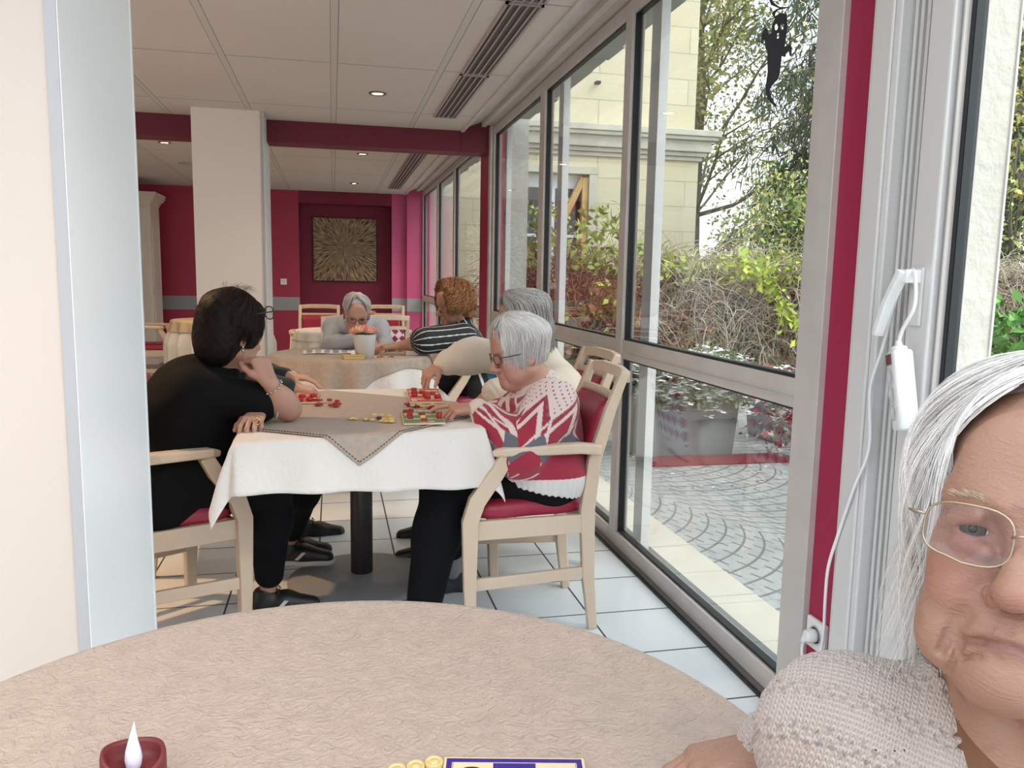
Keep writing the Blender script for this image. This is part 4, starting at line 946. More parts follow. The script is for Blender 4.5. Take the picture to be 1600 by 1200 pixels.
# planter with white flowers
def flowers_on(parent, n, box_, z, cols=((.9, .9, .9),), s=.028):
    P = np.stack([nr.uniform(box_[0], box_[1], n), nr.uniform(box_[2], box_[3], n), z+nr.normal(size=n)*.06+nr.uniform(-.05, .08, n)], 1)
    vs, fs = [], []
    for p in P:
        for k in range(5):
            a = k*1.257+nr.uniform(0, .3); d_ = np.array([math.cos(a), math.sin(a), nr.uniform(-.2, .5)]); e = np.array([-d_[1], d_[0], 0]); sz = s*nr.uniform(.7, 1.2)
            o_ = len(vs); vs += [p, p+d_*sz*.6+e*sz*.5, p+d_*sz*1.1, p+d_*sz*.6-e*sz*.5]; fs.append((o_, o_+1, o_+2, o_+3))
    raw_mesh('blossoms', np.array(vs), np.array(fs), mat('white_petal', (.92, .92, .90), .6), parent)
def planter(loc, rx, ry, h, label, mcol, nf, leafcols):
    t = thing('flower_planter', label, 'planter', loc); b_ = MB()
    b_.add([(-rx*.9, -ry*.9, 0), (rx*.9, -ry*.9, 0), (rx*.9, ry*.9, 0), (-rx*.9, ry*.9, 0), (-rx, -ry, h), (rx, -ry, h), (rx, ry, h), (-rx, ry, h)], [(3, 2, 1, 0), (0, 1, 5, 4), (1, 2, 6, 5), (2, 3, 7, 6), (3, 0, 4, 7)])
    b_.box(-rx-.012, rx+.012, -ry-.012, -ry+.01, h-.04, h); b_.box(-rx-.012, rx+.012, ry-.01, ry+.012, h-.04, h); b_.box(-rx-.012, -rx+.01, -ry, ry, h-.04, h); b_.box(rx-.01, rx+.012, -ry, ry, h-.04, h)
    b_.build('box', mcol, t, .01); MB().box(-rx+.02, rx-.02, -ry+.02, ry-.02, h-.05, h-.03).build('soil', mat('soil', (.06, .045, .03), .95), t)
    n = 2200; P = np.stack([nr.uniform(-rx*1.05, rx*1.05, n), nr.uniform(-ry*1.1, ry*1.1, n), h+.02+np.abs(nr.normal(size=n))*.10], 1); foliage('plants', P, .05, leafcols, t); n = 700; P = np.stack([nr.uniform(-rx*1.1, rx*1.1, n), -ry-.02-nr.uniform(0, .07, n), h-.12+nr.uniform(0, .2, n)], 1); foliage('trailing_plants', P, .05, leafcols, t); flowers_on(t, int(nf*.45), (-rx*1.1, rx*1.1, -ry-.10, -ry-.03), h-.03, s=.042)
    flowers_on(t, nf, (-rx*1.15, rx*1.15, -ry*1.25, ry), h+.10, s=.048); return t
planter((2.55, 5.55, -.03), .40, .22, .52, 'grey square planter full of white flowers on the terrace', mat('planter_grey', (.17, .19, .20), .6), 420, [(.12, .17, .07), (.2, .24, .10)])
planter((3.75, 5.9, -.03), .34, .22, .34, 'low planter of white flowers right of the grey square one', mat('planter_grey'), 220, [(.14, .18, .08), (.30, .08, .08)])
# petals and leaves fallen on the cobbles
n = 260; P = np.stack([nr.uniform(2.0, 4.2, n), nr.uniform(4.4, 5.4, n), np.full(n, -.022)], 1); v, f = leaf_arrays(P, .035, .7); v[:, 2] = -.024+(v[:, 2]+.022)*.15
raw_mesh('fallen_petals', v, f, m_leaf, None, leaf_col(n, [(.8, .8, .78), (.75, .72, .5), (.6, .55, .1), (.4, .08, .08)]), kind='stuff', label='white petals and yellow leaves scattered on the cobbles before the planter', cat='petals')
B('red_mat', mat('dark_red_mat', (.22, .02, .035), .9, bump=(40, .4, .004)), 2.15, 3.3, 5.05, 5.33, -.03, -.02, label='dark red mat on the cobbles in front of the grey planter', cat='mat')
B('red_mat', mat('dark_red_mat'), 2.75, 3.35, 3.85, 4.25, -.03, -.02, label='dark red patch of matting on the cobbles nearer the panes', cat='mat')
t = thing('red_leaf_shrub', 'low shrub with dark red and pale leaves right of the grey planter', 'shrub', (3.42, 5.15, -.03))
P = nr.normal(size=(900, 3))*[.20, .12, .16]+[0, 0, .26]; P = P[P[:, 2] > .02]; foliage('foliage', P, .06, [(.30, .03, .05), (.55, .50, .45), (.22, .05, .06), (.35, .38, .25)], t)
twigs('stems', np.zeros((14, 3)), nr.normal(size=(14, 3))*[.4, .4, 0]+[0, 0, 1], .35, .006, [(.2, .08, .06)], t)
# trough by the nearest pane, seen right of the rendered fin
planter((4.3, 3.55, -.03), 1.35, .30, .66, 'long pale grey trough with a leafy green bush, seen through the nearest pane', mat('trough_grey', (.42, .45, .48), .55), 60, GR)
bush('leafy_shrub', 'bright green large leaved bush above the long grey trough', (4.45, 4.25, .78), .95, .22, .36, 1700, .10, [(.17, .36, .09), ( .26, .46, .12), (.12, .26, .07)], stems=12)
# ================================================= BODIES: signed distance fields meshed by sparse surface nets
def _n(v): v = np.asarray(v, float); return v/(np.linalg.norm(v)+1e-12)
def A(*v): return np.array(v, float)
class SDF:
    def __init__(s): s.p = []; s.disp = None
    def copy(s): o = SDF(); o.p = list(s.p); o.disp = s.disp; return o
    def cone(s, a, b, r1, r2, k=.015, op='u', fl=None):
        """tapered capsule; fl=(axis, factor) squashes it along an axis"""
        a = np.asarray(a, float); b = np.asarray(b, float); ab = b-a; L2 = ab@ab+1e-12
        if fl is not None: ax = _n(fl[0]); q = fl[1]-1
        def f(P):
            h = np.clip(((P-a)@ab)/L2, 0, 1); d = P-a-h[:, None]*ab
            if fl is not None: d = d+((d@ax)*q)[:, None]*ax
            return (np.sqrt((d*d).sum(1))-(r1+(r2-r1)*h))/(1 if fl is None else max(1, fl[1])**.5)
        s.p.append((f, op, k, (a+b)/2, math.sqrt(L2)/2+max(r1, r2)*(1 if fl is None else max(1, 1/fl[1])))); return s
    def ell(s, c, r, R=None, k=.015, op='u'):
        c = np.asarray(c, float); r = np.asarray(r, float)
        def f(P):
            q = P-c
            if R is not None: q = q@R
            k0 = np.sqrt(((q/r)**2).sum(1)); k1 = np.sqrt(((q/(r*r))**2).sum(1))+1e-9
            return k0*(k0-1)/k1
        s.p.append((f, op, k, c, r.max())); return s
    def torus(s, c, ax, R, r, k=.01, op='u'):
        c = np.asarray(c, float); ax = _n(ax)
        def f(P):
            q = P-c; h = q@ax; w_ = np.sqrt(np.maximum((q*q).sum(1)-h*h, 0)); return np.sqrt((w_-R)**2+h*h)-r
        s.p.append((f, op, k, c, R+r)); return s
    def plane(s, c, nrm, k=.004):
        """keep the side opposite to nrm"""
        c = np.asarray(c, float); n_ = _n(nrm); s.p.append((lambda P: (P-c)@n_, 'i', k, None, 0)); return s
    def eval(s, P, c=None, hd=1e9):
        d = None
        for f, op, k, bc, br in s.p:
            if bc is not None and c is not None and np.linalg.norm(c-bc)-br > hd+k+.004: continue
            if d is None:
                if op != 'u': continue
                d = f(P); continue
            g = f(P)
            if op == 'u': h = np.maximum(k-np.abs(d-g), 0)/k; d = np.minimum(d, g)-h*h*k/4
            elif op == 's': g = -g; h = np.maximum(k-np.abs(d-g), 0)/k; d = np.maximum(d, g)+h*h*k/4
            else: h = np.maximum(k-np.abs(d-g), 0)/k; d = np.maximum(d, g)+h*h*k/4
        if d is None: return None
        if s.disp is not None: d = d+s.disp(P)
        return d
def sdf_mesh(sd, h, BS=14):
    us = [(bc, br) for f, op, k, bc, br in sd.p if op == 'u']
    lo = np.min([c-r for c, r in us], 0)-h*3; hi = np.max([c+r for c, r in us], 0)+h*3
    nb = np.ceil((hi-lo)/(h*BS)).astype(int); NN = nb*BS+4
    hd = h*(BS+2)*.5*math.sqrt(3)
    g1 = np.arange(BS+2); gi = np.stack(np.meshgrid(g1, g1, g1, indexing='ij'), -1).reshape(-1, 3)
    ids, vv, qq = [], [], []
    corners = [(0, 0, 0), (1, 0, 0), (0, 1, 0), (1, 1, 0), (0, 0, 1), (1, 0, 1), (0, 1, 1), (1, 1, 1)]
    edges = [(0, 1), (2, 3), (4, 5), (6, 7), (0, 2), (1, 3), (4, 6), (5, 7), (0, 4), (1, 5), (2, 6), (3, 7)]
    C8 = np.array(corners, float); M = BS+1
    # coarse activity
    for bx in range(nb[0]):
        for by in range(nb[1]):
            for bz in range(nb[2]):
                o = lo+np.array([bx, by, bz])*h*BS; c = o+h*(BS+1)/2
                near = False
                for bc, br in us:
                    if abs(c[0]-bc[0]) < br+hd and np.linalg.norm(c-bc) < br+hd+.004: near = True; break
                if not near: continue
                dc = sd.eval(c[None], c, hd)
                if dc is None or abs(dc[0]) > hd*1.5+.012: continue
                D = sd.eval(o+gi*h, c, hd)
                if D is None or D.min() > 0 or D.max() < 0: continue
                D = D.reshape(BS+2, BS+2, BS+2); I = D < 0
                cv = np.stack([D[a:a+M, b_:b_+M, c_:c_+M] for a, b_, c_ in corners], -1); ci = cv < 0
                act = ci.any(-1) & ~ci.all(-1); idx = np.argwhere(act)
                if not len(idx): continue
                v8 = cv[act]; i8 = ci[act]; acc = np.zeros((len(idx), 3)); cnt = np.zeros(len(idx))
                for a, b_ in edges:
                    m_ = i8[:, a] != i8[:, b_]; t = np.where(m_, v8[:, a]/np.where(m_, v8[:, a]-v8[:, b_], 1), 0)
                    acc += (C8[a]+(C8[b_]-C8[a])*t[:, None])*m_[:, None]; cnt += m_
                pos = o+(idx+acc/cnt[:, None])*h; g = idx+np.array([bx, by, bz])*BS
                ids.append((g[:, 0]*NN[1]+g[:, 1])*NN[2]+g[:, 2]); vv.append(pos)
                base = np.array([bx, by, bz])*BS
                for ax in range(3):
                    e1 = [0, 0, 0]; e1[ax] = 1; b1, b2 = [(1, 2), (2, 0), (0, 1)][ax]
                    n0 = I[1:M, 1:M, 1:M]; n1 = I[1+e1[0]:M+e1[0], 1+e1[1]:M+e1[1], 1+e1[2]:M+e1[2]]
                    w_ = np.argwhere(n0 != n1)
                    if not len(w_): continue
                    fl = n0[tuple(w_.T)]; w_ = w_+1+base; q = []
                    for da, db in ((0, 0), (-1, 0), (-1, -1), (0, -1)):
                        x = w_.copy(); x[:, b1] += da; x[:, b2] += db; q.append((x[:, 0]*NN[1]+x[:, 1])*NN[2]+x[:, 2])
                    q = np.stack(q, 1); q[~fl] = q[~fl][:, ::-1]; qq.append(q)
    ids = np.concatenate(ids); vv = np.concatenate(vv); qq = np.concatenate(qq)
    u, first = np.unique(ids, return_index=True); V = vv[first]
    q = np.searchsorted(u, qq); ok = (q < len(u)).all(1); q = q[ok]; ok = (u[q] == qq[ok]).all(1); q = q[ok]
    used = np.unique(q); remap = np.zeros(len(V), int); remap[used] = np.arange(len(used))
    return V[used], remap[q]
def sdf_obj(name, sd, h, m, root, colf=None, post=None, smooth_it=0, **pr):
    V, Q = sdf_mesh(sd, h)
    nrm = None
    if smooth_it or post is not None:
        for _ in range(smooth_it):
            s_ = np.zeros_like(V); c = np.zeros(len(V))
            for a, b_ in ((0, 1), (1, 2), (2, 3), (3, 0)):
                np.add.at(s_, Q[:, a], V[Q[:, b_]]); np.add.at(s_, Q[:, b_], V[Q[:, a]]); np.add.at(c, Q[:, a], 1); np.add.at(c, Q[:, b_], 1)
            V = V*.4+s_/c[:, None]*.6
    if post is not None:
        fn = np.cross(V[Q[:, 2]]-V[Q[:, 0]], V[Q[:, 3]]-V[Q[:, 1]]); nrm = np.zeros_like(V)
        for a in range(4): np.add.at(nrm, Q[:, a], fn)
        nrm /= np.linalg.norm(nrm, axis=1)[:, None]+1e-12
        V = post(V, nrm)
    col = colf(V) if colf is not None else None
    loc = np.array(root.location) if root else np.zeros(3)
    return raw_mesh(name, V-loc, Q, m, root, col, smooth=True, **pr)
def wob(P, f, seed=0.):
    a = P*f+seed
    return (np.sin(a[:, 0]*1.3+2*np.sin(a[:, 1]*.9+1.1))+np.sin(a[:, 1]*1.7+2*np.sin(a[:, 2]*1.1+.3))+np.sin(a[:, 2]*1.1+1.5*np.sin(a[:, 0]*1.3+2.1)))/3
class Fr:
    """a head frame: origin between the ears at eye level, +X the person's right, +Y forward, +Z up"""
    def __init__(s, o, fwd, up, sc=1.0):
        s.o = np.asarray(o, float); y = _n(fwd); z = np.asarray(up, float); z = _n(z-y*(z@y)); s.R = np.stack([np.cross(y, z), y, z], 1); s.sc = sc
    def p(s, x, y, z): return s.o+s.R@(np.array([x, y, z])*s.sc)
    def loc(s, P): return (P-s.o)@s.R/s.sc
def head_sdf(sd, f, detail=1, thin=1.0, old=1.0):
    c = f.sc; E = lambda x, y, z, r, k=.012, op='u': sd.ell(f.p(x, y, z), np.array(r)*c, f.R, k*c, op)
    K = lambda a, b_, r1, r2, k=.012, op='u': sd.cone(f.p(*a), f.p(*b_), r1*c, r2*c, k*c, op)
    E(0, -.012, .034, (.0735, .094, .086)); E(0, .028, -.022, (.060*thin, .058, .078), .03)
    for s in (-1, 1):
        K((s*.046*thin, .0, -.066), (s*.012, .066, -.098), .020, .019, .03)
        E(s*.034*thin, .060, -.030, (.026, .026, .030), .025)
        E(s*.038*thin, .052, -.070, (.022, .026, .026), .022)    # soft cheek / jowl
        K((s*.046, .070, .020), (s*.014, .087, .017), .0085, .009, .014)
    E(0, .074, -.101, (.021, .018, .018), .02)
    E(0, .076, -.068, (.026, .020, .022), .02)
    E(0, .078, .05, (.045, .014, .04), .03)
    if detail:
        for s in (-1, 1): E(s*.0315, .098, .0, (.017, .016, .0125), .012, 's')
    K((0, .086, .008), (0, .110, -.034), .0075, .0115, .010); E(0, .1125, -.038, (.0125, .012, .0105), .007)
    for s in (-1, 1): E(s*.0135, .100, -.043, (.0085, .011, .008), .006)
    if detail:
        for s in (-1, 1):
            E(s*.0068, .108, -.0505, (.0038, .006, .0032), .003, 's')
            # lids: a ball around the eye with an almond opening
            E(s*.0315, .0765, .001, (.0150, .0142, .0138), .004)
            E(s*.0315, .094, -.0008, (.0125, .016, .0042), .0025, 's')
            K((s*.019, .104, -.043), (s*.030, .092, -.060), .0012, .0022, .009, 's'); K((s*.030, .092, -.060), (s*.035, .082, -.082), .0022, .0015, .010, 's')
            K((s*.022, .0885, -.013), (s*.042, .080, -.018), .001, .001, .006, 's')
            K((s*.028, .083, -.083), (s*.032, .078, -.100), .001, .0015, .008, 's')
        for x0, x1, y0, y1, z0, z1, r in ((-.024, -.004, .0850, .0940, -.0755, -.0680, .0034), (.024, .004, .0850, .0940, -.0755, -.0680, .0034), (-.004, .004, .0940, .0940, -.0680, -.0680, .0036)): K((x0, y0, z0), (x1, y1, z1), r*.55*1.2, r, .005)
        K((-.019, .0865, -.0785), (0, .0930, -.0775), .0026, .0046, .005); K((.019, .0865, -.0785), (0, .0930, -.0775), .0026, .0046, .005)
        K((-.030, .0870, -.0790), (0, .1005, -.0722), .0014, .0015, .0030, 's'); K((.030, .0870, -.0790), (0, .1005, -.0722), .0014, .0015, .0030, 's')
        K((0, .101, -.055), (0, .099, -.063), .002, .002, .004, 's')
    for s in (-1, 1):
        E(s*.074, -.008, -.012, (.0075, .0175, .031), .006); E(s*.083, -.005, -.010, (.006, .011, .021), .004, 's'); E(s*.078, .004, -.014, (.004, .004, .006), .003)
        E(s*.0745, -.002, -.036, (.006, .009, .010), .006)
def hand_sdf(sd, W, d, up, thumb, curl=((15, 25, 15),)*4, th=((30, 10, 10)), L=.178, spread=7, r=.0082, k=.005):
    """W wrist, d wrist->knuckles, up = back of the hand, thumb = side the thumb is on"""
    W = np.asarray(W, float); d = _n(d); up = np.asarray(up, float); up = _n(up-d*(up@d)); s = np.asarray(thumb, float); s = _n(s-d*(s@d)-up*(s@up)); q = L/.178
    pal = .088*q
    for i, x in enumerate((.026, .009, -.009, -.026)):
        sd.cone(W+s*x*.55*q+d*.008, W+d*(pal-(.002, 0, .004, .011)[i]*q)+s*x*q+up*.001, .0145*q, .0105*q, .014*q)
    tips = []
    for i, (x, lens) in enumerate(zip((.027, .009, -.009, -.026), ((.040, .024, .019), (.045, .027, .020), (.041, .025, .019), (.032, .019, .017)))):
        p = W+d*(pal-(.002, 0, .004, .011)[i]*q)+s*x*q+up*.001; a0 = 0; cu = curl[i % len(curl)]; sa = math.radians(spread*(1.5-i)*.9)
        dd = _n(d*math.cos(sa)+s*math.sin(sa))
        for j in range(3):
            a0 += math.radians(cu[j]); e = dd*math.cos(a0)-up*math.sin(a0); p2 = p+e*lens[j]*q
            rr_ = r*q*(1, .94, .86, .74)[j]*(.88 if i == 3 else 1); r2 = r*q*(1, .94, .86, .74)[j+1]*(.88 if i == 3 else 1)
            sd.cone(p, p2, rr_*1.06, r2, k*.7); p = p2
        tips.append(p)
    p = W+d*.018*q+s*.020*q-up*.004; e = _n(d*math.cos(math.radians(th[0]+12))+s*math.sin(math.radians(th[0]+12))-up*.25)
    sd.cone(W+d*.012*q+s*.012*q, p+e*.038*q, .015*q, .0120*q, .012*q); p = p+e*.038*q
    e = _n(e-s*math.sin(math.radians(th[1]))-up*.1); sd.cone(p, p+e*.031*q, .0108*q, .0095*q, k); p = p+e*.031*q
    e = _n(e-s*math.sin(math.radians(th[2]))); sd.cone(p, p+e*.024*q, .0095*q, .0078*q, k); tips.append(p+e*.024*q)
    return tips
def torso_sdf(sd, J, t=0., fat=1., bust=0., belly=0., k=.06, hem=None):
    sl, sr, hl, hr, nk = (np.asarray(J[q], float) for q in ('sl', 'sr', 'hl', 'hr', 'neck')); S_ = (sl+sr)/2; H_ = (hl+hr)/2; up = _n(S_-H_); lat = _n(sr-sl); fw = _n(np.cross(up, lat))
    w_ = np.linalg.norm(sr-sl)/.34
    sd.cone(hl, hr, .112*fat+t, .112*fat+t, k)
    for s in (-1, 1):
        sd.cone(H_+lat*s*.055*fat, S_+lat*s*.065*w_-up*.12, .105*fat+t, .100*fat+t, k)
        sd.cone(S_+lat*s*.065*w_-up*.12-fw*.0, S_+lat*s*.06*w_-up*.05, .100*fat+t, .072+t, k)
        if bust: sd.ell(S_+lat*s*.065-up*.20+fw*.065, np.array([.07, .07, .075])*bust+t, None, k)
    sd.cone(sl-up*.02, sr-up*.02, .056+t, .056+t, k); sd.cone(S_+up*.005, nk, .066+t*.8, .058+t*.5, .04)
    sd.ell(S_-fw*.045-up*.06, np.array([.12, .075, .10])+t, np.stack([lat, fw, up], 1), .05)
    if belly: sd.ell(H_+up*.12+fw*.06*fat, np.array([.125, .095, .12])*belly+t, np.stack([lat, fw, up], 1), k)
    return sd
def arm_sdf(sd, sh, el, wr, t=0., fat=1., upto=1., k=.03, cuff=0., rw=.025):
    sh, el, wr = (np.asarray(q, float) for q in (sh, el, wr))
    if upto <= .5: e2 = sh+(el-sh)*upto*2; sd.cone(sh, e2, .052*fat+t, .046*fat+t+cuff, k); return sd
    sd.cone(sh, el, .052*fat+t, .040*fat+t, k); f = (upto-.5)*2; e2 = el+(wr-el)*f; r2 = (.040*fat)*(1-f)+rw*f+t
    sd.cone(el, el+(e2-el)*.35, .040*fat+t, .041*fat+t, k); sd.cone(el+(e2-el)*.3, e2, .041*fat+t, r2+cuff, k); return sd
def leg_sdf(sd, hp, kn, an, t=0., fat=1., k=.04):
    hp, kn, an = (np.asarray(q, float) for q in (hp, kn, an)); sd.cone(hp, kn, .085*fat+t, .056*fat+t, k); sd.cone(kn, kn+(an-kn)*.4, .054*fat+t, .052*fat+t, k); sd.cone(kn+(an-kn)*.35, an, .052*fat+t, .034+t*1.1, k); return sd
def shoe(name, root, ank, d, m, msole, pitch=0, L=.25, soleh=.022, trim=None, laces=True, h=.004, w_=1.0):
    """ank = ankle joint, d = heading"""
    d = _n(A(d[0], d[1], 0)); s = np.cross(d, A(0, 0, 1)); u = A(0, 0, 1); a = math.radians(pitch); d2 = d*math.cos(a)+u*math.sin(a); u2 = u*math.cos(a)-d*math.sin(a); o = np.asarray(ank, float)-u2*.065
    sd = SDF(); R = np.stack([d2, s, u2], 1)
    sd.cone(o+d2*-.035, o+d2*.06, .036*w_, .038*w_, .03, fl=(u2, 1.0)); sd.cone(o+d2*.06, o+d2*.155-u2*.012, .040*w_, .030*w_, .03); sd.cone(o-d2*.025+u2*.005, o-d2*.015+u2*.045, .036, .036, .03)
    sd.plane(o-u2*.022, -u2); sd.plane(o-d2*.015+u2*.058-d2*0, u2*1+d2*-.12)
    b_ = sdf_obj('shoe', sd, h, m, root)
    sd = SDF(); sd.cone(o-d2*.035-u2*.026, o+d2*.06-u2*.026, .040*w_, .040*w_, .03); sd.cone(o+d2*.06-u2*.026, o+d2*.158-u2*.026, .043*w_, .034*w_, .03)
    sd.plane(o-u2*(.026-soleh*.35), u2); sd.plane(o-u2*(.026+soleh*.65), -u2); sdf_obj('sole', sd, h, msole, b_ if False else root)
    if laces:
        q = MB()
        for i in range(5):
            c_ = o+d2*(.035+.018*i)+u2*(.046-.0085*i); q.tube([Vector(c_-s*.022-u2*.004), Vector(c_+u2*.003), Vector(c_+s*.022-u2*.004)], .0028, 6)
        c_ = o+d2*.03+u2*.050
        for z in (-1, 1): q.tube([Vector(c_), Vector(c_+s*z*.02+u2*.01), Vector(c_+s*z*.03-u2*.008+d2*.01)], .0022, 6)
        loc = Vector(root.location); q.v = [tuple(Vector(v)-loc) for v in q.v]; q.build('laces', mat('black_lace', (.02, .02, .02), .8), root)
    if trim:
        q = MB(); loc = Vector(root.location)
        for z in (-1, 1):
            P_ = [o+d2*x+s*z*y+u2*zz for x, y, zz in ((.030, .0500, -.010), (.046, .0505, -.010), (.076, .0435, .020), (.060, .0445, .022))]
            q.add([Vector(p)-loc for p in P_], [(0, 1, 2, 3)])
        q.build('stripe', trim, root, solid=.0015)
SK = mat('skin', (.62, .34, .24), .48, sss=.25, attr='Col', bump=(160, .12, .001))
def skin_col(f=None, base=(.60, .335, .235), lip=(.50, .20, .17), red=.0, spots=0, blot=.08):
    base = np.array(base)
    def cf(V):
        n_ = wob(V, 60, 1.)[:, None]; n2 = wob(V, 17, 4.)[:, None]; c = base*(1+n_*.03+n2*blot*A(.6, 1, 1))
        if f is not None:
            L = f.loc(V)
            def blob(p, r): return np.exp(-(((L-A(*p))/A(*r))**2).sum(1))[:, None]
            for s in (-1, 1):
                c = c*(1-blob((s*.04, .07, -.035), (.022, .03, .02))*A(.0, .16+red, .14+red)); c = c*(1-blob((s*.0315, .088, -.012), (.016, .02, .008))*A(.12, .20, .12))
                c = c*(1-blob((s*.0315, .092, -.0008), (.012, .02, .0048))*A(.25, .38, .32)); c = c*(1-blob((s*.074, -.008, -.012), (.015, .02, .03))*A(0, .14, .12))
            c = c*(1-blob((0, .112, -.040), (.013, .02, .012))*A(0, .16+red, .14+red))
            w_ = np.clip(.8*np.exp(-((L[:, 0]/.021)**4)-((L[:, 2]+.0735+7*L[:, 0]**2)/.0065)**4), 0, 1)*(L[:, 1] > .078); w_ = w_[:, None]
            c = c*(1-w_)+np.array(lip)*w_
            if spots:
                sp = (wob(V, 130, 9.) > .72)[:, None]*.10; c = c*(1-sp*A(.8, 1.2, 1.2))
        return np.clip(c, 0, 1)
    return cf
def hair_strands(name, f, root, m, n, az0, length, r=.0011, off=(.004, .016), thend=1.75, part=(0, .015, 0), curl=0, curlf=60, wav=.0, seed=3, seg=14, front=.45, lenvar=.25, crad=(.079, .100, .094), ctr=(0, -.012, .034), flop=.0, azmax=None, drop=0.75, inward=.0, tint=None):
    """strands flow from the parting over an ellipsoidal skull to azimuth az (0 = forward), then hang"""
    R = np.random.default_rng(seed); az = R.uniform(az0, PI, n)*np.where(R.random(n) < .5, -1, 1); of = R.uniform(off[0], off[1], n); st = R.uniform(0, .55, n); L = length*R.uniform(1-lenvar, 1, n)
    te = thend*R.uniform(.85, 1.05, n); P = []; cr_ = np.array(crad); ct = np.array(ctr)
    # arc length approx: pole -> te on radius ~.095
    arc = te*.095; total = arc+L; x = None
    g = np.array([0, 0, -1.])@f.R   # gravity in head frame
    for i in range(seg+1):
        s_ = st*arc+(total-st*arc)*(i/seg); on = np.minimum(s_, arc); th = on/.095
        a = az*(front+(1-front)*np.clip(th/(te*.7), 0, 1)**.8)
        dirv = np.stack([np.sin(th)*np.sin(a), np.sin(th)*np.cos(a), np.cos(th)], 1); rad = cr_+of[:, None]
        p = ct+np.array(part)*(1-np.clip(th/1.2, 0, 1))[:, None]+dirv*rad
        hang = np.maximum(s_-arc, 0)[:, None]; down = np.array([0, 0, -1.])*(1-drop)+g*drop
        inw = -dirv*np.array([1, 1, 0])*inward
        p = p+(down+inw)*hang
        if wav: p = p+wav*np.stack([np.sin(s_*curlf+az*3+of*400), np.cos(s_*curlf*.8+az*5+of*300), 0*s_], 1)*np.clip(s_/.05, 0, 1)[:, None]
        if curl: ph = s_*curlf+az*37+of*2000; p = p+curl*np.stack([np.sin(ph), np.cos(ph), np.sin(ph*.7)], 1)*np.clip(s_/.03, .2, 1)[:, None]
        P.append(p)
    P = np.stack(P, 1); W_ = f.o+(P*f.sc)@f.R.T; loc = np.array(root.location); W_ = W_-loc
    T = np.gradient(W_, axis=1); T /= np.linalg.norm(T, axis=2)[..., None]+1e-9; ref = R.normal(size=(n, 1, 3)); U_ = np.cross(T, ref); U_ /= np.linalg.norm(U_, axis=2)[..., None]+1e-9; V_ = np.cross(T, U_)
    rr_ = r*(1-.65*np.linspace(0, 1, seg+1)**2)[None, :, None]*R.uniform(.6, 1.3, (n, 1, 1))
    ring = np.stack([W_+(U_*math.cos(t)+V_*math.sin(t))*rr_ for t in (0, 2.09, 4.19)], 2); idx = np.arange(n*(seg+1)*3).reshape(n, seg+1, 3); fs = []
    for j in range(3): k_ = (j+1) % 3; fs.append(np.stack([idx[:, :-1, j], idx[:, :-1, k_], idx[:, 1:, k_], idx[:, 1:, j]], -1).reshape(-1, 4))
    tint = np.array(tint if tint is not None else [(.5, .5, .5)]); c = np.repeat(tint[R.integers(0, len(tint), n)]*R.uniform(.85, 1.12, (n, 1)), (seg+1)*3, 0)
    return raw_mesh(name, ring.reshape(-1, 3), np.concatenate(fs), m, root, np.clip(c, 0, 1), smooth=True)
def glasses(f, root, m, mlens=None, w_=.029, h_=.019, r=.0011, y=.098, z=-.002, temple=True, rim=True, sq=.5, name='glasses'):
    q = MB(); loc = np.array(root.location); W = lambda x, y_, z_: Vector(f.p(x, y_, z_)-loc); lens = []
    for s in (-1, 1):
        pts = []
        for k in range(28):
            a = 2*PI*k/28; cx = math.copysign(abs(math.cos(a))**(1-sq*.5), math.cos(a)); cz = math.copysign(abs(math.sin(a))**(1-sq*.5), math.sin(a)); x = s*.033+cx*w_
            pts.append(W(x, y-.012*(abs(x)/.06)**2, z+cz*h_*(1-.12*(cx*s > 0)*(cz < 0))))
        lens.append(pts)
        if rim: q.tube(pts, r, 6, closed=True)
        if temple: q.tube([W(s*(.033+w_*.98), y-.016, z+.008), W(s*.074, y-.022, z+.009), W(s*.0795, .03, z+.006), W(s*.079, -.01, z+.003), W(s*.077, -.026, z-.012)], r*1.1, 6)
    q.tube([W(-.006, y+.003, z+.004), W(0, y+.0055, z+.006), W(.006, y+.003, z+.004)], r*1.1, 6)
    o = q.build(name, m, root)
    if mlens:
        for pts in lens:
            l = MB(); c = sum(pts, Vector())/len(pts); l.add(pts+[c], [(i, (i+1) % len(pts), len(pts)) for i in range(len(pts))], True); l.build('lens', mlens, o)
    return o
def eyes(f, root, iris=(.10, .13, .14), r=.0123):
    loc = np.array(root.location)
    for s in (-1, 1):
        c = f.p(s*.0315, .0762, .0); q = MB()
        M_ = Matrix([list(x) for x in f.R]).to_4x4() @ Matrix.Rotation(-PI/2, 4, 'X')
        n_ = 24; prof = []
        for i in range(n_+1): a = PI*i/n_; prof.append((max(1e-6, r*f.sc*math.sin(a)), -r*f.sc*math.cos(a)))
        # north pole of the lathe looks forward
        for (i0, i1, mi) in ((0, 18, 0), (18, 22, 1), (22, 24, 2)):
            q.lathe(prof[i0:i1+1], c-loc, 20, True, mi, M_)
        q.build('eye', [mat('eye_white', (.72, .66, .62), .15), mat('iris_%d' % int(iris[2]*100), iris, .12), mat('pupil', (.005, .005, .005), .08)], root)
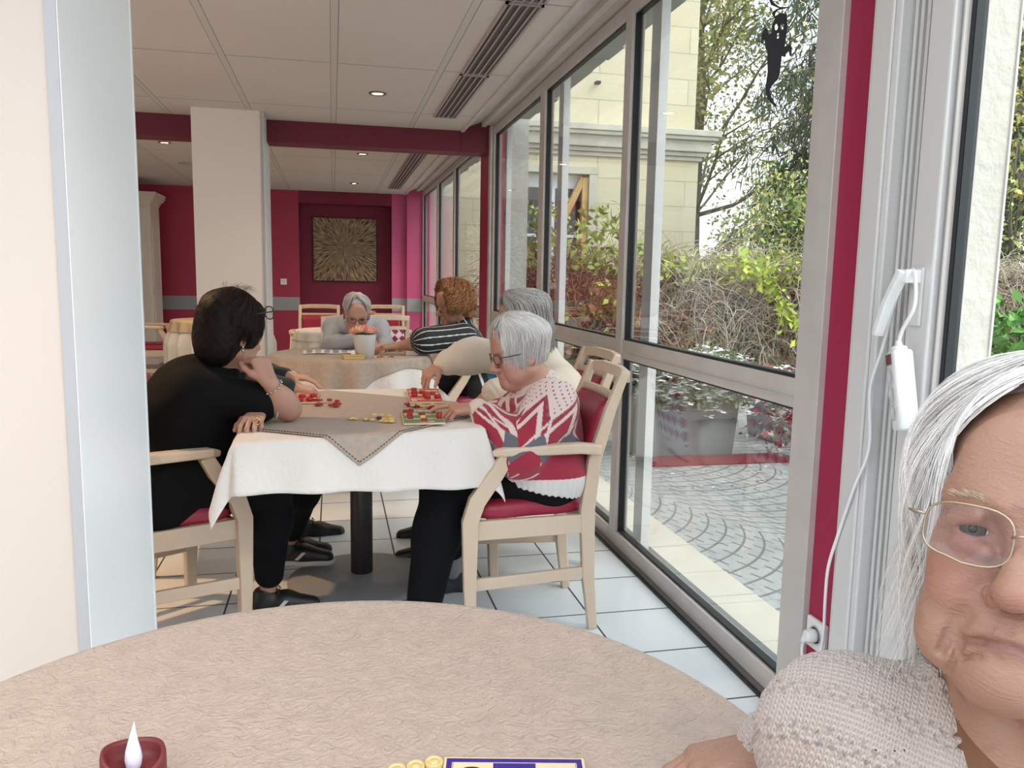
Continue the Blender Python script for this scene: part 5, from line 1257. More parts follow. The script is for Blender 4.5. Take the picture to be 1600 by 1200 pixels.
# ================================================= PEOPLE
cR, cU, cF = np.array(R2), np.array(U2), np.array(F)
def CP(px, py, dep):   # a place seen from the photographer's seat at a given distance
    return A(0, 0, CAMH)+dep*(cF+cR*(px-800)/1246.3+cU*(600-py)/1246.3)
def person(label, loc): return thing('person', label, 'person', tuple(loc))
def limb_uv(axes, V):
    best = None
    for a, b_ in axes:
        a = np.asarray(a, float); b_ = np.asarray(b_, float); ab = b_-a; t = np.clip(((V-a)@ab)/(ab@ab), 0, 1); d = np.linalg.norm(V-a-t[:, None]*ab, axis=1)
        ax = _n(ab); rf = _n(np.cross(ax, A(.3, .2, .9))); r2_ = np.cross(ax, rf); q = V-a; u = np.arctan2(q@rf, q@r2_)*.070; v = q@ax
        if best is None: best = [d, u, v]
        else: m_ = d < best[0]; best = [np.where(m_, d, best[0]), np.where(m_, u, best[1]), np.where(m_, v, best[2])]
    return best[1], best[2]
def flat_uv(V):
    n_ = _n(A(-.35, -.62, .70)); a1 = _n(np.cross(n_, A(.25, 0, 1))); a2 = np.cross(n_, a1); return V@a1+.006*wob(V, 9), V@a2+.010*wob(V, 7, 3.)
def knit_uv(axes): return lambda V: np.stack([*flat_uv(V), V[:, 0]*0], 1)
def knit_post(axes, hz=.040):
    def fn(V, N):
        u, v = flat_uv(V); zz = (v+.006*np.abs(((u/.024) % 1)-.5)*2) % hz
        hh = np.exp(-((zz-.012)/.0026)**2)*(np.cos(2*PI*u/.009) > .1); hh2 = np.exp(-((zz-.021)/.0024)**2)*(np.cos(2*PI*u/.009+PI) > .1)
        return V+N*(-.0032*np.maximum(hh, hh2)+.0010*np.exp(-((zz-.0165)/.004)**2))[:, None]
    return fn
def knit_mat(name, col, cw=.0052, ch=.0046, dist=.0016):
    m = mat(name, col, .88, sheen=.25); q = NB(m); at = q.n.nodes.new('ShaderNodeAttribute'); at.attribute_name = 'Col'; sp = q.n.nodes.new('ShaderNodeSeparateXYZ'); q.n.links.new(at.outputs['Vector'], sp.inputs[0])
    u, v = sp.outputs[0], sp.outputs[1]; a = q.m('ABSOLUTE', q.m('SUBTRACT', q.m('FRACT', q.m('ADD', q.m('DIVIDE', u, cw), 50)), .5))
    s1 = q.m('SINE', q.m('MULTIPLY', q.m('ADD', q.m('DIVIDE', v, ch), q.m('MULTIPLY', a, 1.6)), 2*PI)); s2 = q.m('SINE', q.m('MULTIPLY', a, 2*PI)); h = q.m('ADD', q.m('MULTIPLY', s1, .5), q.m('MULTIPLY', s2, .9))
    q.color(q.mix(q.noise(30, 4), tuple(c*.9 for c in col), tuple(min(1, c*1.1) for c in col))); q.bump(q.m('ADD', h, q.m('MULTIPLY', q.noise(900, 2), .6)), .8, dist); return m
SKA = mat('aged_skin', (.6, .33, .23), .46, sss=.22, attr='Col')
q = NB(SKA); z1 = q.n.nodes.new('ShaderNodeTexNoise'); z1.inputs['Scale'].default_value = 70; z1.inputs['Detail'].default_value = 5; z1.inputs['Distortion'].default_value = 1.2
mp2 = q.n.nodes.new('ShaderNodeMapping'); mp2.inputs['Scale'].default_value = (.6, .6, 1.9); tc2 = q.n.nodes.new('ShaderNodeTexCoord'); q.n.links.new(tc2.outputs['Object'], mp2.inputs[0]); q.n.links.new(mp2.outputs[0], z1.inputs['Vector'])
q.bump(q.m('ADD', q.m('ABSOLUTE', q.m('SUBTRACT', z1.outputs[0], .5)), q.m('MULTIPLY', q.noise(420, 3), .25)), .55, .0035)
# ---- the woman at the right edge, close to the photographer
def woman_near():
    place_chair(.66, .44, 88, 'armchair under the woman in the beige cardigan, at the right edge', G1) if 'place_chair' in globals() else None
    eye_mid = CP(1602, 842, .575); tocam = _n(A(0, 0, CAMH)-eye_mid)
    th = math.radians(9); up = cU*math.cos(th)+cR*math.sin(th)
    fw = _n(tocam+cR*-.07+cU*-.02); f = Fr(eye_mid-fw*.082, fw, up, 1.03)
    root = person('elderly woman with white hair in a beige knitted cardigan, very close at the right', (.66, .45, 0))
    nk = f.p(0, -.035, -.135); S_ = nk+A(.03, -.02, -.075); sr = CP(1458, 1022, .67); lat = _n((S_-sr)*A(1, 1, .2)); sl = S_+lat*.16; sr = S_-lat*.165+A(0, 0, -.01)
    hr = A(.60, .52, .50); hl = A(.74, .32, .50); hr, hl = A(.66, .56, .50), A(.70, .38, .50)
    el = CP(1400, 1235, .66); wr = A(.420, .652, NTZ+.034); hand_d = _n(A(-1, .02, -.12))
    el = CP(1372, 1222, .72)
    J = dict(sl=sl, sr=sr, hl=hl, hr=hr, neck=nk)
    body = SDF(); torso_sdf(body, J, 0, .95); arm_sdf(body, sr, el, wr, rw=.026); arm_sdf(body, sl, sl+A(.10, .02, -.26), A(.62, .50, .60))
    body.cone(nk+A(0, 0, -.02), f.p(0, -.020, -.075), .060, .056, .03); head_sdf(body, f, 1, .96)
    # sagging throat and neck cords, forehead lines, bags under the eyes
    for s in (-1, 1):
        body.cone(f.p(s*.018, .052, -.108), nk+(S_-nk)*.5+f.R@A(s*.02, .045, 0), .010, .008, .018)
        body.cone(f.p(s*.022, .0925, -.0145), f.p(s*.040, .0845, -.0125), .0048, .0035, .008);
        body.cone(f.p(s*.030, .0915, .009), f.p(s*.046, .080, .004), .0042, .004, .007)   # heavy upper lid
        body.cone(f.p(s*.017, .101, -.040), f.p(s*.031, .090, -.060), .0018, .0028, .008, 's'); body.cone(f.p(s*.031, .090, -.060), f.p(s*.038, .080, -.084), .0028, .0022, .008, 's'); body.cone(f.p(s*.029, .084, -.080), f.p(s*.034, .072, -.106), .0022, .0022, .007, 's'); body.ell(f.p(s*.044, .062, -.082), A(.014, .018, .020), f.R, .02); body.cone(f.p(s*.014, .0935, -.0745), f.p(s*.030, .084, -.0805), .0015, .0020, .004, 's'); body.cone(f.p(s*.0475, .074, -.002), f.p(s*.058, .060, -.006), .0007, .0007, .004, 's'); body.cone(f.p(s*.048, .073, .003), f.p(s*.058, .058, .006), .0007, .0007, .004, 's')
    for s in (-1, 1):
        body.ell(f.p(s*.036, .070, -.046), A(.018, .018, .016), f.R, .012)                                   # cheek pad over the fold
        body.cone(f.p(s*.016, .104, -.044), f.p(s*.033, .0895, -.066), .0022, .0030, .007, 's'); body.cone(f.p(s*.033, .0895, -.066), f.p(s*.040, .078, -.092), .0030, .0018, .007, 's')
        body.cone(f.p(s*.014, .0925, -.0860), f.p(s*.024, .084, -.092), .0014, .0010, .006, 's')
    body.ell(f.p(0, .0835, -.099), A(.018, .014, .014), f.R, .010)
    hand_sdf(body, wr, hand_d, A(0, .15, 1), A(0, -1, 0), ((20, 40, 25), (22, 42, 25), (24, 44, 25), (26, 44, 25)), (20, 10, 10), L=.172, r=.0088)
    body.plane(A(0, 0, .45), A(0, 0, -1))
    sdf_obj('body', body, .0019, SKA, root, skin_col(f, (.35, .185, .128), (.22, .09, .075), red=.02, spots=1))
    eyes(f, root, (.030, .034, .034))
    br = SDF()
    # glasses: thin gold frame, faintly tinted lenses
    m_gold = mat('gold_frame', (.42, .34, .24), .3, metal=.8)
    ml = glassmat('tinted_lens', (.90, .85, .88))
    glasses(f, root, m_gold, ml, w_=.0285, h_=.0205, r=.0009, y=.108, z=-.004, sq=.7)
    # cardigan
    m_kn = knit_mat('beige_knit', (.53, .43, .375))
    axes = [(sr, el), (el, wr+A(.02, 0, 0)), ((hl+hr)/2, S_)]
    sw = SDF(); torso_sdf(sw, J, .022, .97); arm_sdf(sw, sr, el, wr, .013, upto=.98, rw=.030); arm_sdf(sw, sl, sl+A(.10, .02, -.26), A(.62, .50, .60), .02)
    ax = _n(wr-el); mid = el+(wr-el)*.05
    for k, (t, rr_) in enumerate(((.16, .063), (.34, .058), (.52, .053))): sw.torus(el+(wr-el)*t+A(0, 0, .004), _n(ax+A(.15, .5*(k-1), .2)), rr_, .0135, .010)
    for k, t in enumerate((.72, .88)): sw.torus(sr+(el-sr)*t, _n((el-sr)+A(.03*k, 0, .1)), .066, .014, .012)
    for k in range(4):   # drape folds over the chest
        sw.cone(S_-lat*(.10-.03*k)+f.R@A(0, .085, .0)+A(0, 0, -.02), (hl+hr)/2-lat*(.06-.03*k)+f.R@A(0, .12, 0), .014, .014, .02)
    # open front: cut a neckline
    sw.cone(f.p(0, .05, -.12), S_+f.R@A(-.035, .115, -.055), .050, .036, .012, 's'); sw.cone(nk+A(0, 0, .02), nk+A(0, 0, .25), .062, .08, .01, 's')
    sw.plane(A(0, 0, .47), A(0, 0, -1)); sw.disp = lambda P: .0022*wob(P, 22, 2.)
    sdf_obj('cardigan', sw, .0020, m_kn, root, colf=knit_uv(axes), post=knit_post(axes))
    # shawl collar: two rolled bands falling from the nape
    sc = SDF()
    for s in (-1, 1):
        a = nk+f.R@A(s*.062, -.02, .0); b_ = S_+f.R@A(s*.062, .085, -.01); c = (hl+hr)/2*.35+S_*.65+f.R@A(s*.035, .14, 0)
        sc.cone(a, b_, .020, .022, .02); sc.cone(b_, c, .022, .024, .02)
    sc.torus(nk+f.R@A(0, -.02, -.005), nk-S_, .062, .017, .02); sc.disp = lambda P: .001*wob(P, 120, 2.)
    sdf_obj('collar', sc, .0028, mat('cream_knit', (.60, .48, .39), .85, sheen=.3, bump=(300, .4, .001)), root)
    # inner blouse
    bl = SDF(); torso_sdf(bl, J, .012, .95); bl.cone(f.p(0, .06, -.10), S_+f.R@A(0, .13, -.03), .050, .030, .01, 's'); bl.cone(nk+A(0, 0, .01), nk+A(0, 0, .2), .062, .08, .01, 's'); bl.plane(A(0, 0, .46), A(0, 0, -1))
    sdf_obj('blouse', bl, .005, mat('brown_blouse', (.16, .065, .03), .8), root)
    tr = SDF(); leg_sdf(tr, hr, A(.36, .62, .52), A(.40, .66, .08), .018); leg_sdf(tr, hl, A(.30, .36, .52), A(.36, .36, .08), .018); tr.cone(hl, hr, .12, .12, .05); tr.plane(A(0, 0, .60), A(0, 0, 1))
    sdf_obj('trousers', tr, .008, mat('grey_trousers', (.06, .06, .07), .8), root)
    for an in ((.40, .66, .075), (.36, .36, .075)): shoe('shoe', root, an, (-1, .1), mat('black_leather', (.015, .015, .015), .4), mat('black_rubber'), laces=False, h=.006)
    # white hair
    m_h = mat('white_hair', (.82, .78, .72), .42, attr='Col', sheen=.2)
    wt = [(.86, .82, .77), (.92, .89, .86), (.78, .73, .68), (.93, .91, .88)]
    cap = SDF(); cap.ell(f.p(0, -.023, .037), A(.0765, .097, .0915), f.R, .01); cap.ell(f.p(0, -.06, -.03), A(.066, .05, .08), f.R, .04)
    cap.cone(f.p(0, .13, .02), f.p(0, .10, -.1), .075, .075, .012, 's'); cap.ell(f.p(0, .105, .030), A(.070, .058, .060), f.R, .006, 's')
    cap.plane(f.p(0, .070, .085), f.R@A(0, 1, -.25))
    V_ = sdf_obj('hair', cap, .0025, mat('white_hair_base', (.66, .60, .55), .6), root)
    hair_strands('hair', f, root, m_h, 6500, .80, .165, r=.00042, off=(.0005, .008), thend=1.62, part=(0, .030, .0), wav=.004, curlf=38, seed=5, seg=18, front=.35, lenvar=.35, crad=(.0765, .098, .0915), drop=.92, inward=.10, tint=wt)
    hair_strands('hair', f, root, m_h, 1500, .95, .20, r=.0003, off=(.002, .020), thend=1.7, part=(0, .02, .0), wav=.009, curlf=30, seed=6, seg=18, front=.45, lenvar=.6, crad=(.078, .099, .0925), drop=.8, tint=wt)
    eb = MB(); R = random.Random(2)
    for s in (-1, 1):
        for k in range(70):
            x = .016+.03*R.random(); z = .0175+.006*math.sin((x-.016)/.03*2.6)+R.uniform(-.002, .002); y = .0975-.30*max(0, x-.022)**1.2*1.6-.001
            a = Vector(f.p(s*x, y, z))-Vector(root.location); b_ = Vector(f.p(s*(x+.006), y+.0015-.002, z+.002))-Vector(root.location); eb.tube([a, b_], [.00035, .0001], 3)
    eb.build('eyebrows', mat('pale_brow', (.50, .38, .28), .6), root)
    return f
WN = woman_near()

def PYf(px, py, y): d = np.array(cF+cR*(px-800)/1246.3+cU*(600-py)/1246.3); return A(0, 0, CAMH)+d*(y/d[1])
def relaxed(a=20): return ((a*.8, a, a*.6), (a, a*1.1, a*.6), (a*1.1, a*1.2, a*.7), (a*1.2, a*1.2, a*.7))
def hand_to(sd, wr, target, up, th, curl, **k): wr = np.asarray(wr, float); return hand_sdf(sd, wr, np.asarray(target, float)-wr, up, th, curl, **k)
m_blk = mat('black_trousers', (.004, .004, .005), .9, spec=.2, bump=(60, .2, .002)); m_sh = mat('black_shoe', (.012, .012, .013), .45); m_shw = mat('pale_sole', (.55, .54, .52), .6); m_tr_w = mat('silver_stripe', (.6, .6, .62), .35)
def socks(root, a, b_, m, r=.036):
    s_ = SDF(); s_.cone(a, b_, r, r*1.05, .01); sdf_obj('sock', s_, .006, m, root)
# ---- the woman in black
def woman_black():
    root = person('woman in a black shirt seen from behind, chin on fist, glasses on dark hair', (-.58, 2.88, 0))
    ho = PYf(362, 518, 2.88); f = Fr(ho, A(.72, .66, -.22), A(.12, .05, 1), 1.02)
    J = dict(neck=PYf(346, 566, 2.90), sr=PYf(306, 612, 2.76), sl=PYf(348, 586, 3.06), hr=A(-.58, 2.76, .545), hl=A(-.62, 3.00, .545))
    elr = PYf(452, 650, 2.78); elr[2] = TZ+.052; wrr = PYf(421, 598, 2.735); ell_ = A(-.42, 3.02, .80); wrl = PYf(404, 652, 2.76); wrl[2] = TZ+.045
    knr, anr = A(-.22, 2.84, .53), A(-.245, 2.97, .10); knl, anl = A(-.10, 3.10, .54), PYf(452, 842, 3.36)
    b_ = SDF(); torso_sdf(b_, J, 0, 1.1, belly=1.05); arm_sdf(b_, J['sr'], elr, wrr, fat=.90); arm_sdf(b_, J['sl'], ell_, wrl, fat=.95); leg_sdf(b_, J['hr'], knr, anr); leg_sdf(b_, J['hl'], knl, anl)
    b_.cone(J['neck'], f.p(0, -.02, -.07), .058, .055, .03); head_sdf(b_, f, 1)
    hand_sdf(b_, wrr, PYf(400, 548, 2.77)-wrr, A(.55, -.75, .3), A(-.2, -.3, .8), ((70, 80, 45),)*4, (25, 20, 20), L=.175, k=.006)
    hand_sdf(b_, wrl, A(-.12, -1, -.10), A(0, -.1, 1), A(-1, 0, 0), ((25, 45, 30), (28, 48, 30), (32, 50, 30), (35, 50, 30)), (25, 15, 15), L=.178)
    sdf_obj('body', b_, .0035, SK, root, skin_col(f, (.50, .275, .20)))
    m_bs = mat('black_shirt', (.0045, .0045, .005), .9, spec=.2, bump=(30, .3, .003))
    s_ = SDF(); torso_sdf(s_, J, .016, 1.14, belly=1.1); arm_sdf(s_, J['sr'], elr, wrr, .015, fat=1.05, upto=.33, cuff=.006); arm_sdf(s_, J['sl'], ell_, wrl, .020, fat=1.08, upto=.42); s_.cone(J['hr']+A(0, 0, -.02), J['hl']+A(0, 0, -.02), .135, .135, .06); s_.ell(PYf(300, 640, 2.90), A(.150, .19, .17), None, .07); s_.ell(PYf(290, 720, 2.88), A(.155, .20, .18), None, .07)
    s_.cone(J['neck']+A(.02, .02, .03), J['neck']+A(.04, .04, .2), .060, .08, .01, 's'); s_.disp = lambda P: .0045*wob(P, 11, 1.)+.002*wob(P, 26, 5.)
    sdf_obj('shirt', s_, .0055, m_bs, root)
    # collar ring and pale sleeve edge
    ax = _n(elr-J['sr']); c_ = SDF(); c_.torus(J['sr']+(elr-J['sr'])*.69+ax*.058, ax, .045, .0028); sdf_obj('sleeve_piping', c_, .0022, mat('pale_piping', (.65, .65, .65), .7), root)
    c_ = SDF(); c_.torus(J['neck']+A(0, 0, .012), f.p(0, 0, -.06)-J['neck'], .062, .010); sdf_obj('collar', c_, .003, m_bs, root)
    t_ = SDF(); leg_sdf(t_, J['hr'], knr, anr+(knr-anr)*.12, .018, 1.08); leg_sdf(t_, J['hl'], knl, anl+(knl-anl)*.14, .018, 1.05); t_.cone(J['hr'], J['hl'], .125, .125, .05); t_.disp = lambda P: .003*wob(P, 14)
    sdf_obj('trousers', t_, .006, m_blk, root)
    shoe('shoe', root, anr, (1, -.05), m_sh, m_shw, trim=m_tr_w); shoe('shoe', root, anl, (1, -.12), m_sh, m_shw, trim=m_tr_w, pitch=-2)
    # dark hair: full cap with volume, short layers
    m_h = mat('dark_hair', (.02, .01, .01), .5, attr='Col', spec=.2); hc = SDF(); hc.ell(f.p(0, -.022, .042), A(.092, .112, .102), f.R); hc.ell(f.p(0, -.050, -.030), A(.080, .072, .080), f.R, .05); hc.ell(f.p(0, -.050, -.075), A(.058, .040, .045), f.R, .06); hc.ell(f.p(0, .045, .075), A(.07, .05, .045), f.R, .03)
    for s in (-1, 1): hc.ell(f.p(s*.070, .028, -.004), A(.018, .035, .045), f.R, .02)
    hc.ell(f.p(0, .135, -.02), A(.075, .07, .085), f.R, .012, 's'); hc.ell(f.p(.088, .004, -.020), A(.026, .020, .034), f.R, .008, 's'); hc.disp = lambda P: .0022*wob(P, 70)+.001*wob(P, 190, 2.)
    sdf_obj('hair', hc, .003, mat('dark_hair_base', (.008, .004, .004), .6, spec=.2), root)
    tt = [(.012, .006, .006), (.020, .010, .009), (.035, .018, .015)]
    hair_strands('hair', f, root, m_h, 2600, .75, .03, r=.0011, off=(.012, .022), thend=1.95, part=(0, -.02, .0), wav=.002, seed=8, seg=10, crad=(.078, .098, .092), tint=tt, lenvar=.6, inward=.2)
    q = MB(); R = random.Random(4); loc = Vector(root.location)
    for k in range(46):
        a = R.uniform(0, 2*PI); p = Vector(f.p(.01+R.gauss(0, .015), -.01+R.gauss(0, .02), .138))-loc; d = Vector((R.gauss(.3, .5), R.gauss(0, .5), 1)).normalized(); L = R.uniform(.02, .045); e = Vector((R.gauss(.5, .5), R.gauss(0, .5), -.6))
        q.tube([p, p+d*L*.5, p+d*L*.85+e*L*.25, p+d*L*.8+e*L*.7], [.0006, .0005, .0004, .0002], 3)
    q.build('flyaway_hair', mat('grey_wisps', (.18, .16, .15), .5), root)
    g = Fr(f.p(0, -.004, .062), f.R@A(0, .97, .25), f.R@A(0, -.25, .97), 1.18); glasses(g, root, mat('black_frame', (.015, .014, .016), .3), glassmat(), w_=.028, h_=.019, r=.0022, y=.104)
    # bracelet, ring, earring
    q = MB(); c_ = wrr+(elr-wrr)*.16; ax = _n(elr-wrr); u = _n(np.cross(ax, A(0, 0, 1))); v = np.cross(ax, u); m_si = mat('silver_jewel', (.7, .68, .64), .2, metal=1)
    for k in range(14):
        a = 2*PI*k/14; p = c_+(u*math.cos(a)+v*math.sin(a))*.0335; q.ball(tuple(Vector(p)-loc), .0048, 5, sq=(1, 1, .7))
    q.build('bracelet', m_si, root)
    q = MB(); p = Vector(wrl+A(.004, -.108, -.012))-loc; q.tube([p+Vector((math.cos(a)*.0115, 0, math.sin(a)*.0105)) for a in [2*PI*k/16 for k in range(16)]], .0025, 6, closed=True); q.ball(tuple(p+Vector((0, 0, .012))), .004, 5); q.build('ring', mat('gold_jewel', (.75, .55, .25), .2, metal=1), root)
    q = MB(); p = Vector(f.p(.080, -.004, -.046))-loc; q.ball(tuple(p), .004, 5); q.ball(tuple(p-Vector((0, 0, .012))), .005, 5); q.build('earring', m_si, root)
woman_black()
# ---- the person hidden behind her
def hidden_person():
    root = person('person hidden behind the woman in black, only a hand and dark sleeve showing', (-.60, 3.62, 0))
    f = Fr(PYf(352, 536, 3.66), A(.93, -.1, -.35), A(.2, 0, 1), .97); J = dict(neck=PYf(335, 585, 3.66), sr=PYf(322, 606, 3.55), sl=PYf(330, 604, 3.80), hr=A(-.60, 3.52, .545), hl=A(-.60, 3.74, .545))
    elr = PYf(395, 640, 3.42); elr[2] = .77; wrr = PYf(455, 606, 3.50); elr = A(-.34, 3.44, .80)
    b_ = SDF(); torso_sdf(b_, J, 0, .95); arm_sdf(b_, J['sr'], elr, wrr); arm_sdf(b_, J['sl'], A(-.34, 3.86, .78), A(-.2, 3.74, .79)); b_.cone(J['neck'], f.p(0, -.02, -.07), .055, .052, .03); head_sdf(b_, f, 1)
    tips = hand_sdf(b_, wrr, PYf(497, 612, 3.50)-wrr, A(.3, -.2, 1), A(0, 1, .1), ((35, 50, 30), (38, 52, 30), (42, 54, 30), (46, 54, 30)), (35, 15, 10), L=.18)
    hand_sdf(b_, A(-.2, 3.74, .79), A(1, -.2, -.1), A(0, 0, 1), A(0, -1, 0), relaxed(), (30, 10, 10)); leg_sdf(b_, J['hr'], A(-.18, 3.56, .53), A(-.22, 3.60, .10)); leg_sdf(b_, J['hl'], A(-.18, 3.80, .53), A(-.16, 3.82, .10))
    sdf_obj('body', b_, .0045, SK, root, skin_col(f, (.54, .32, .24)))
    m_g = mat('dark_green_wool', (.018, .030, .028), .85, sheen=.1, bump=(60, .3, .002)); s_ = SDF(); torso_sdf(s_, J, .012, .97); arm_sdf(s_, J['sr'], elr, wrr, .016, upto=.93); arm_sdf(s_, J['sl'], A(-.34, 3.86, .78), A(-.2, 3.74, .79), .014, upto=.93); s_.disp = lambda P: .003*wob(P, 16)
    sdf_obj('sweater', s_, .006, m_g, root); t_ = SDF(); leg_sdf(t_, J['hr'], A(-.18, 3.56, .53), A(-.22, 3.60, .14), .014); leg_sdf(t_, J['hl'], A(-.18, 3.80, .53), A(-.16, 3.82, .14), .014); t_.cone(J['hr'], J['hl'], .115, .115, .05); sdf_obj('trousers', t_, .008, m_blk, root)
    shoe('shoe', root, (-.20, 3.62, .085), (1, -.05), m_sh, m_shw, h=.005); shoe('shoe', root, (-.14, 3.86, .085), (1, 0), m_sh, m_shw, h=.005)
    hc = SDF(); hc.ell(f.p(0, -.02, .04), A(.084, .105, .096), f.R); hc.ell(f.p(0, .135, -.02), A(.075, .07, .085), f.R, .012, 's'); sdf_obj('hair', hc, .005, mat('dark_hair_base'), root)
hidden_person()
# ---- the woman in the patterned sweater
def pattern_w3(axes, hem, cuffw):
    red, crm, gry, pk = A(.34, .018, .045), A(.72, .58, .54), A(.13, .13, .15), A(.62, .42, .40)
    def cf(V):
        u, v = limb_uv(axes, V); c = np.tile(red, (len(V), 1)); z = V[:, 2]
        tri = np.abs(((u+.01)/.085 % 1)-.5)*2          # 0..1 zigzag around
        h = (z-hem)/.40+(V[:, 0]-.7)*.15               # height share
        yoke = .64+.22*tri
        m_ = h > yoke; c[m_] = crm
        dots = (np.sin(2*PI*u/.016)*np.sin(2*PI*z/.024) > .72) & (h > yoke+.05); c[dots] = red
        band = np.abs(h-(.46+.30*tri)) < .045; c[band] = crm
        band = np.abs(h-(.30+.34*(1-tri))) < .030; c[band] = crm
        g_ = np.abs(h-(.33+.16*np.abs(((u+.05)/.085 % 1)-.5)*2)) < .05; c[g_] = gry
        edge = (np.abs(h-(yoke-.025)) < .008) & (np.sin(2*PI*u/.012) > 0); c[edge] = gry
        low = (h < .20) & (np.abs(((u/.05) % 1)-.5)*2 < .35-(h-.05)*1.5); c[low] = crm
        c[(z < hem+.055) & (u*0 == 0) & (V[:, 0] > .56)] = A(.70, .66, .64)
        d = np.linalg.norm(V-cuffw, axis=1); c[d < .052] = A(.70, .60, .52)
        return c
    return cf
def woman_pattern():
    root = person('elderly woman with white bob in a red and cream zigzag sweater, finger on green card', (.70, 2.84, 0))
    f = Fr(PYf(812, 548, 2.83), A(-.95, -.14, -.24), A(-.16, -.02, 1), 1.04)
    J = dict(neck=PYf(838, 600, 2.85), sl=PYf(862, 634, 2.69), sr=PYf(838, 628, 3.01), hl=A(.735, 2.72, .555), hr=A(.735, 2.96, .555))
    ell_, wrl = PYf(815, 712, 2.62), PYf(745, 652, 2.78); wrl[2] = TZ+.042; elr, wrr = A(.70, 3.10, .72), A(.50, 2.99, .64)
    knl, anl = A(.385, 2.74, .52), A(.285, 2.62, .085); knr, anr = A(.40, 2.98, .52), A(.46, 3.06, .10)
    b_ = SDF(); torso_sdf(b_, J, 0, 1.1, bust=1.1, belly=1.1); arm_sdf(b_, J['sl'], ell_, wrl, fat=1.1); arm_sdf(b_, J['sr'], elr, wrr, fat=1.1); leg_sdf(b_, J['hl'], knl, anl); leg_sdf(b_, J['hr'], knr, anr)
    b_.cone(J['neck']+A(0, 0, -.02), f.p(0, -.02, -.07), .064, .060, .03); head_sdf(b_, f, 1); b_.cone(f.p(0, .050, -.105), J['neck']+A(-.04, 0, -.0), .022, .03, .03)
    tips = hand_sdf(b_, wrl, A(-1, .02, -.02), A(0, -.25, 1), A(0, .9, .3), ((8, 14, 10), (48, 60, 35), (52, 62, 35), (56, 62, 35)), (30, 20, 15), L=.180, k=.005)
    hand_sdf(b_, wrr, A(-1, 0, -.05), A(0, 0, 1), A(0, -1, 0), relaxed(25), (30, 10, 10))
    sdf_obj('body', b_, .0032, SK, root, skin_col(f, (.52, .27, .20), red=.06))
    eyes(f, root)
    hem = .515; axes = [(J['sl'], ell_), (ell_, wrl), (J['sr'], elr), ((J['hl']+J['hr'])/2, (J['sl']+J['sr'])/2+A(0, 0, .06))]
    s_ = SDF(); torso_sdf(s_, J, .024, 1.12, bust=1.12, belly=1.14); arm_sdf(s_, J['sl'], ell_, wrl, .036, fat=1.2, upto=.86); s_.cone(ell_*.12+wrl*.88, ell_*.06+wrl*.94, .052, .044, .01); s_.cone(ell_*.06+wrl*.94, wrl+(ell_-wrl)*.02, .041, .040, .008)
    arm_sdf(s_, J['sr'], elr, wrr, .026, fat=1.15, upto=.95); s_.cone(J['hl']+A(.01, 0, -.0), J['hr']+A(.01, 0, 0), .150, .150, .04)
    s_.torus(J['neck']+A(0, 0, .0), f.p(0, 0, -.05)-J['neck'], .066, .016, .02); s_.plane(A(.7, 2.8, hem), A(-.18, 0, -1)); s_.disp = lambda P: .006*wob(P, 12, 3.)+.0025*wob(P, 30, 1.)+.0022*np.cos(np.arctan2(P[:, 1]-2.84, P[:, 0]-.735)*75)*(P[:, 2] < hem+.055)
    sdf_obj('sweater', s_, .0032, mat('pattern_knit', (.5, .1, .1), .85, attr='Col', sheen=.2, bump=(260, .5, .0015)), root, colf=pattern_w3(axes, hem, wrl+(ell_-wrl)*.04))
    t_ = SDF(); leg_sdf(t_, J['hl'], knl, anl+(knl-anl)*.06, .022, 1.15); leg_sdf(t_, J['hr'], knr, anr+(knr-anr)*.18, .018, 1.1); t_.cone(J['hl']+A(.02, 0, -.0), J['hr']+A(.02, 0, 0), .135, .135, .05); t_.disp = lambda P: .003*wob(P, 15)
    t_.plane(A(.7, 2.8, .50), A(.30, 0, -1)) if False else None
    sdf_obj('trousers', t_, .006, m_blk, root)
    socks(root, anr+A(0, 0, -.02), anr+(knr-anr)*.22, mat('grey_sock', (.22, .22, .23), .9), .040); socks(root, anl+A(0, 0, -.02), anl+(knl-anl)*.1, mat('grey_sock'), .038)
    shoe('shoe', root, A(.475, 3.06, .085), (-1, .0), mat('navy_slipper', (.03, .032, .045), .7), mat('grey_sole', (.3, .3, .3), .7), laces=False); shoe('shoe', root, A(.290, 2.62, .085), (-1, .1), mat('navy_slipper'), mat('grey_sole'), laces=False)
    m_h = mat('bob_hair', (.7, .7, .7), .4, attr='Col'); hc = SDF(); hc.ell(f.p(0, -.020, .040), A(.083, .106, .094), f.R); hc.ell(f.p(0, -.052, -.015), A(.068, .052, .055), f.R, .03)
    hc.ell(f.p(0, .140, -.03), A(.09, .096, .095), f.R, .012, 's'); hc.disp = lambda P: .0012*wob(P, 150); sdf_obj('hair', hc, .0032, mat('bob_hair_base', (.50, .47, .45), .5), root)
    hair_strands('hair', f, root, m_h, 6500, .62, .098, r=.0009, off=(.005, .017), thend=1.50, part=(-.01, .03, .0), wav=.0015, seed=12, seg=13, front=.45, crad=(.079, .100, .093), lenvar=.5, inward=.20, tint=[(.80, .77, .74), (.88, .86, .84), (.62, .59, .58), (.84, .78, .72)])
    hair_strands('hair', f, root, m_h, 220, .18, .020, r=.0008, off=(.010, .018), thend=1.25, part=(-.01, .03, .0), wav=.003, seed=13, seg=12, front=.8, lenvar=.7, tint=[(.70, .66, .62), (.80, .77, .74)])
    glasses(f, root, mat('black_frame'), glassmat(), w_=.024, h_=.0165, r=.0016, y=.104, z=-.004, sq=.6)
woman_pattern()
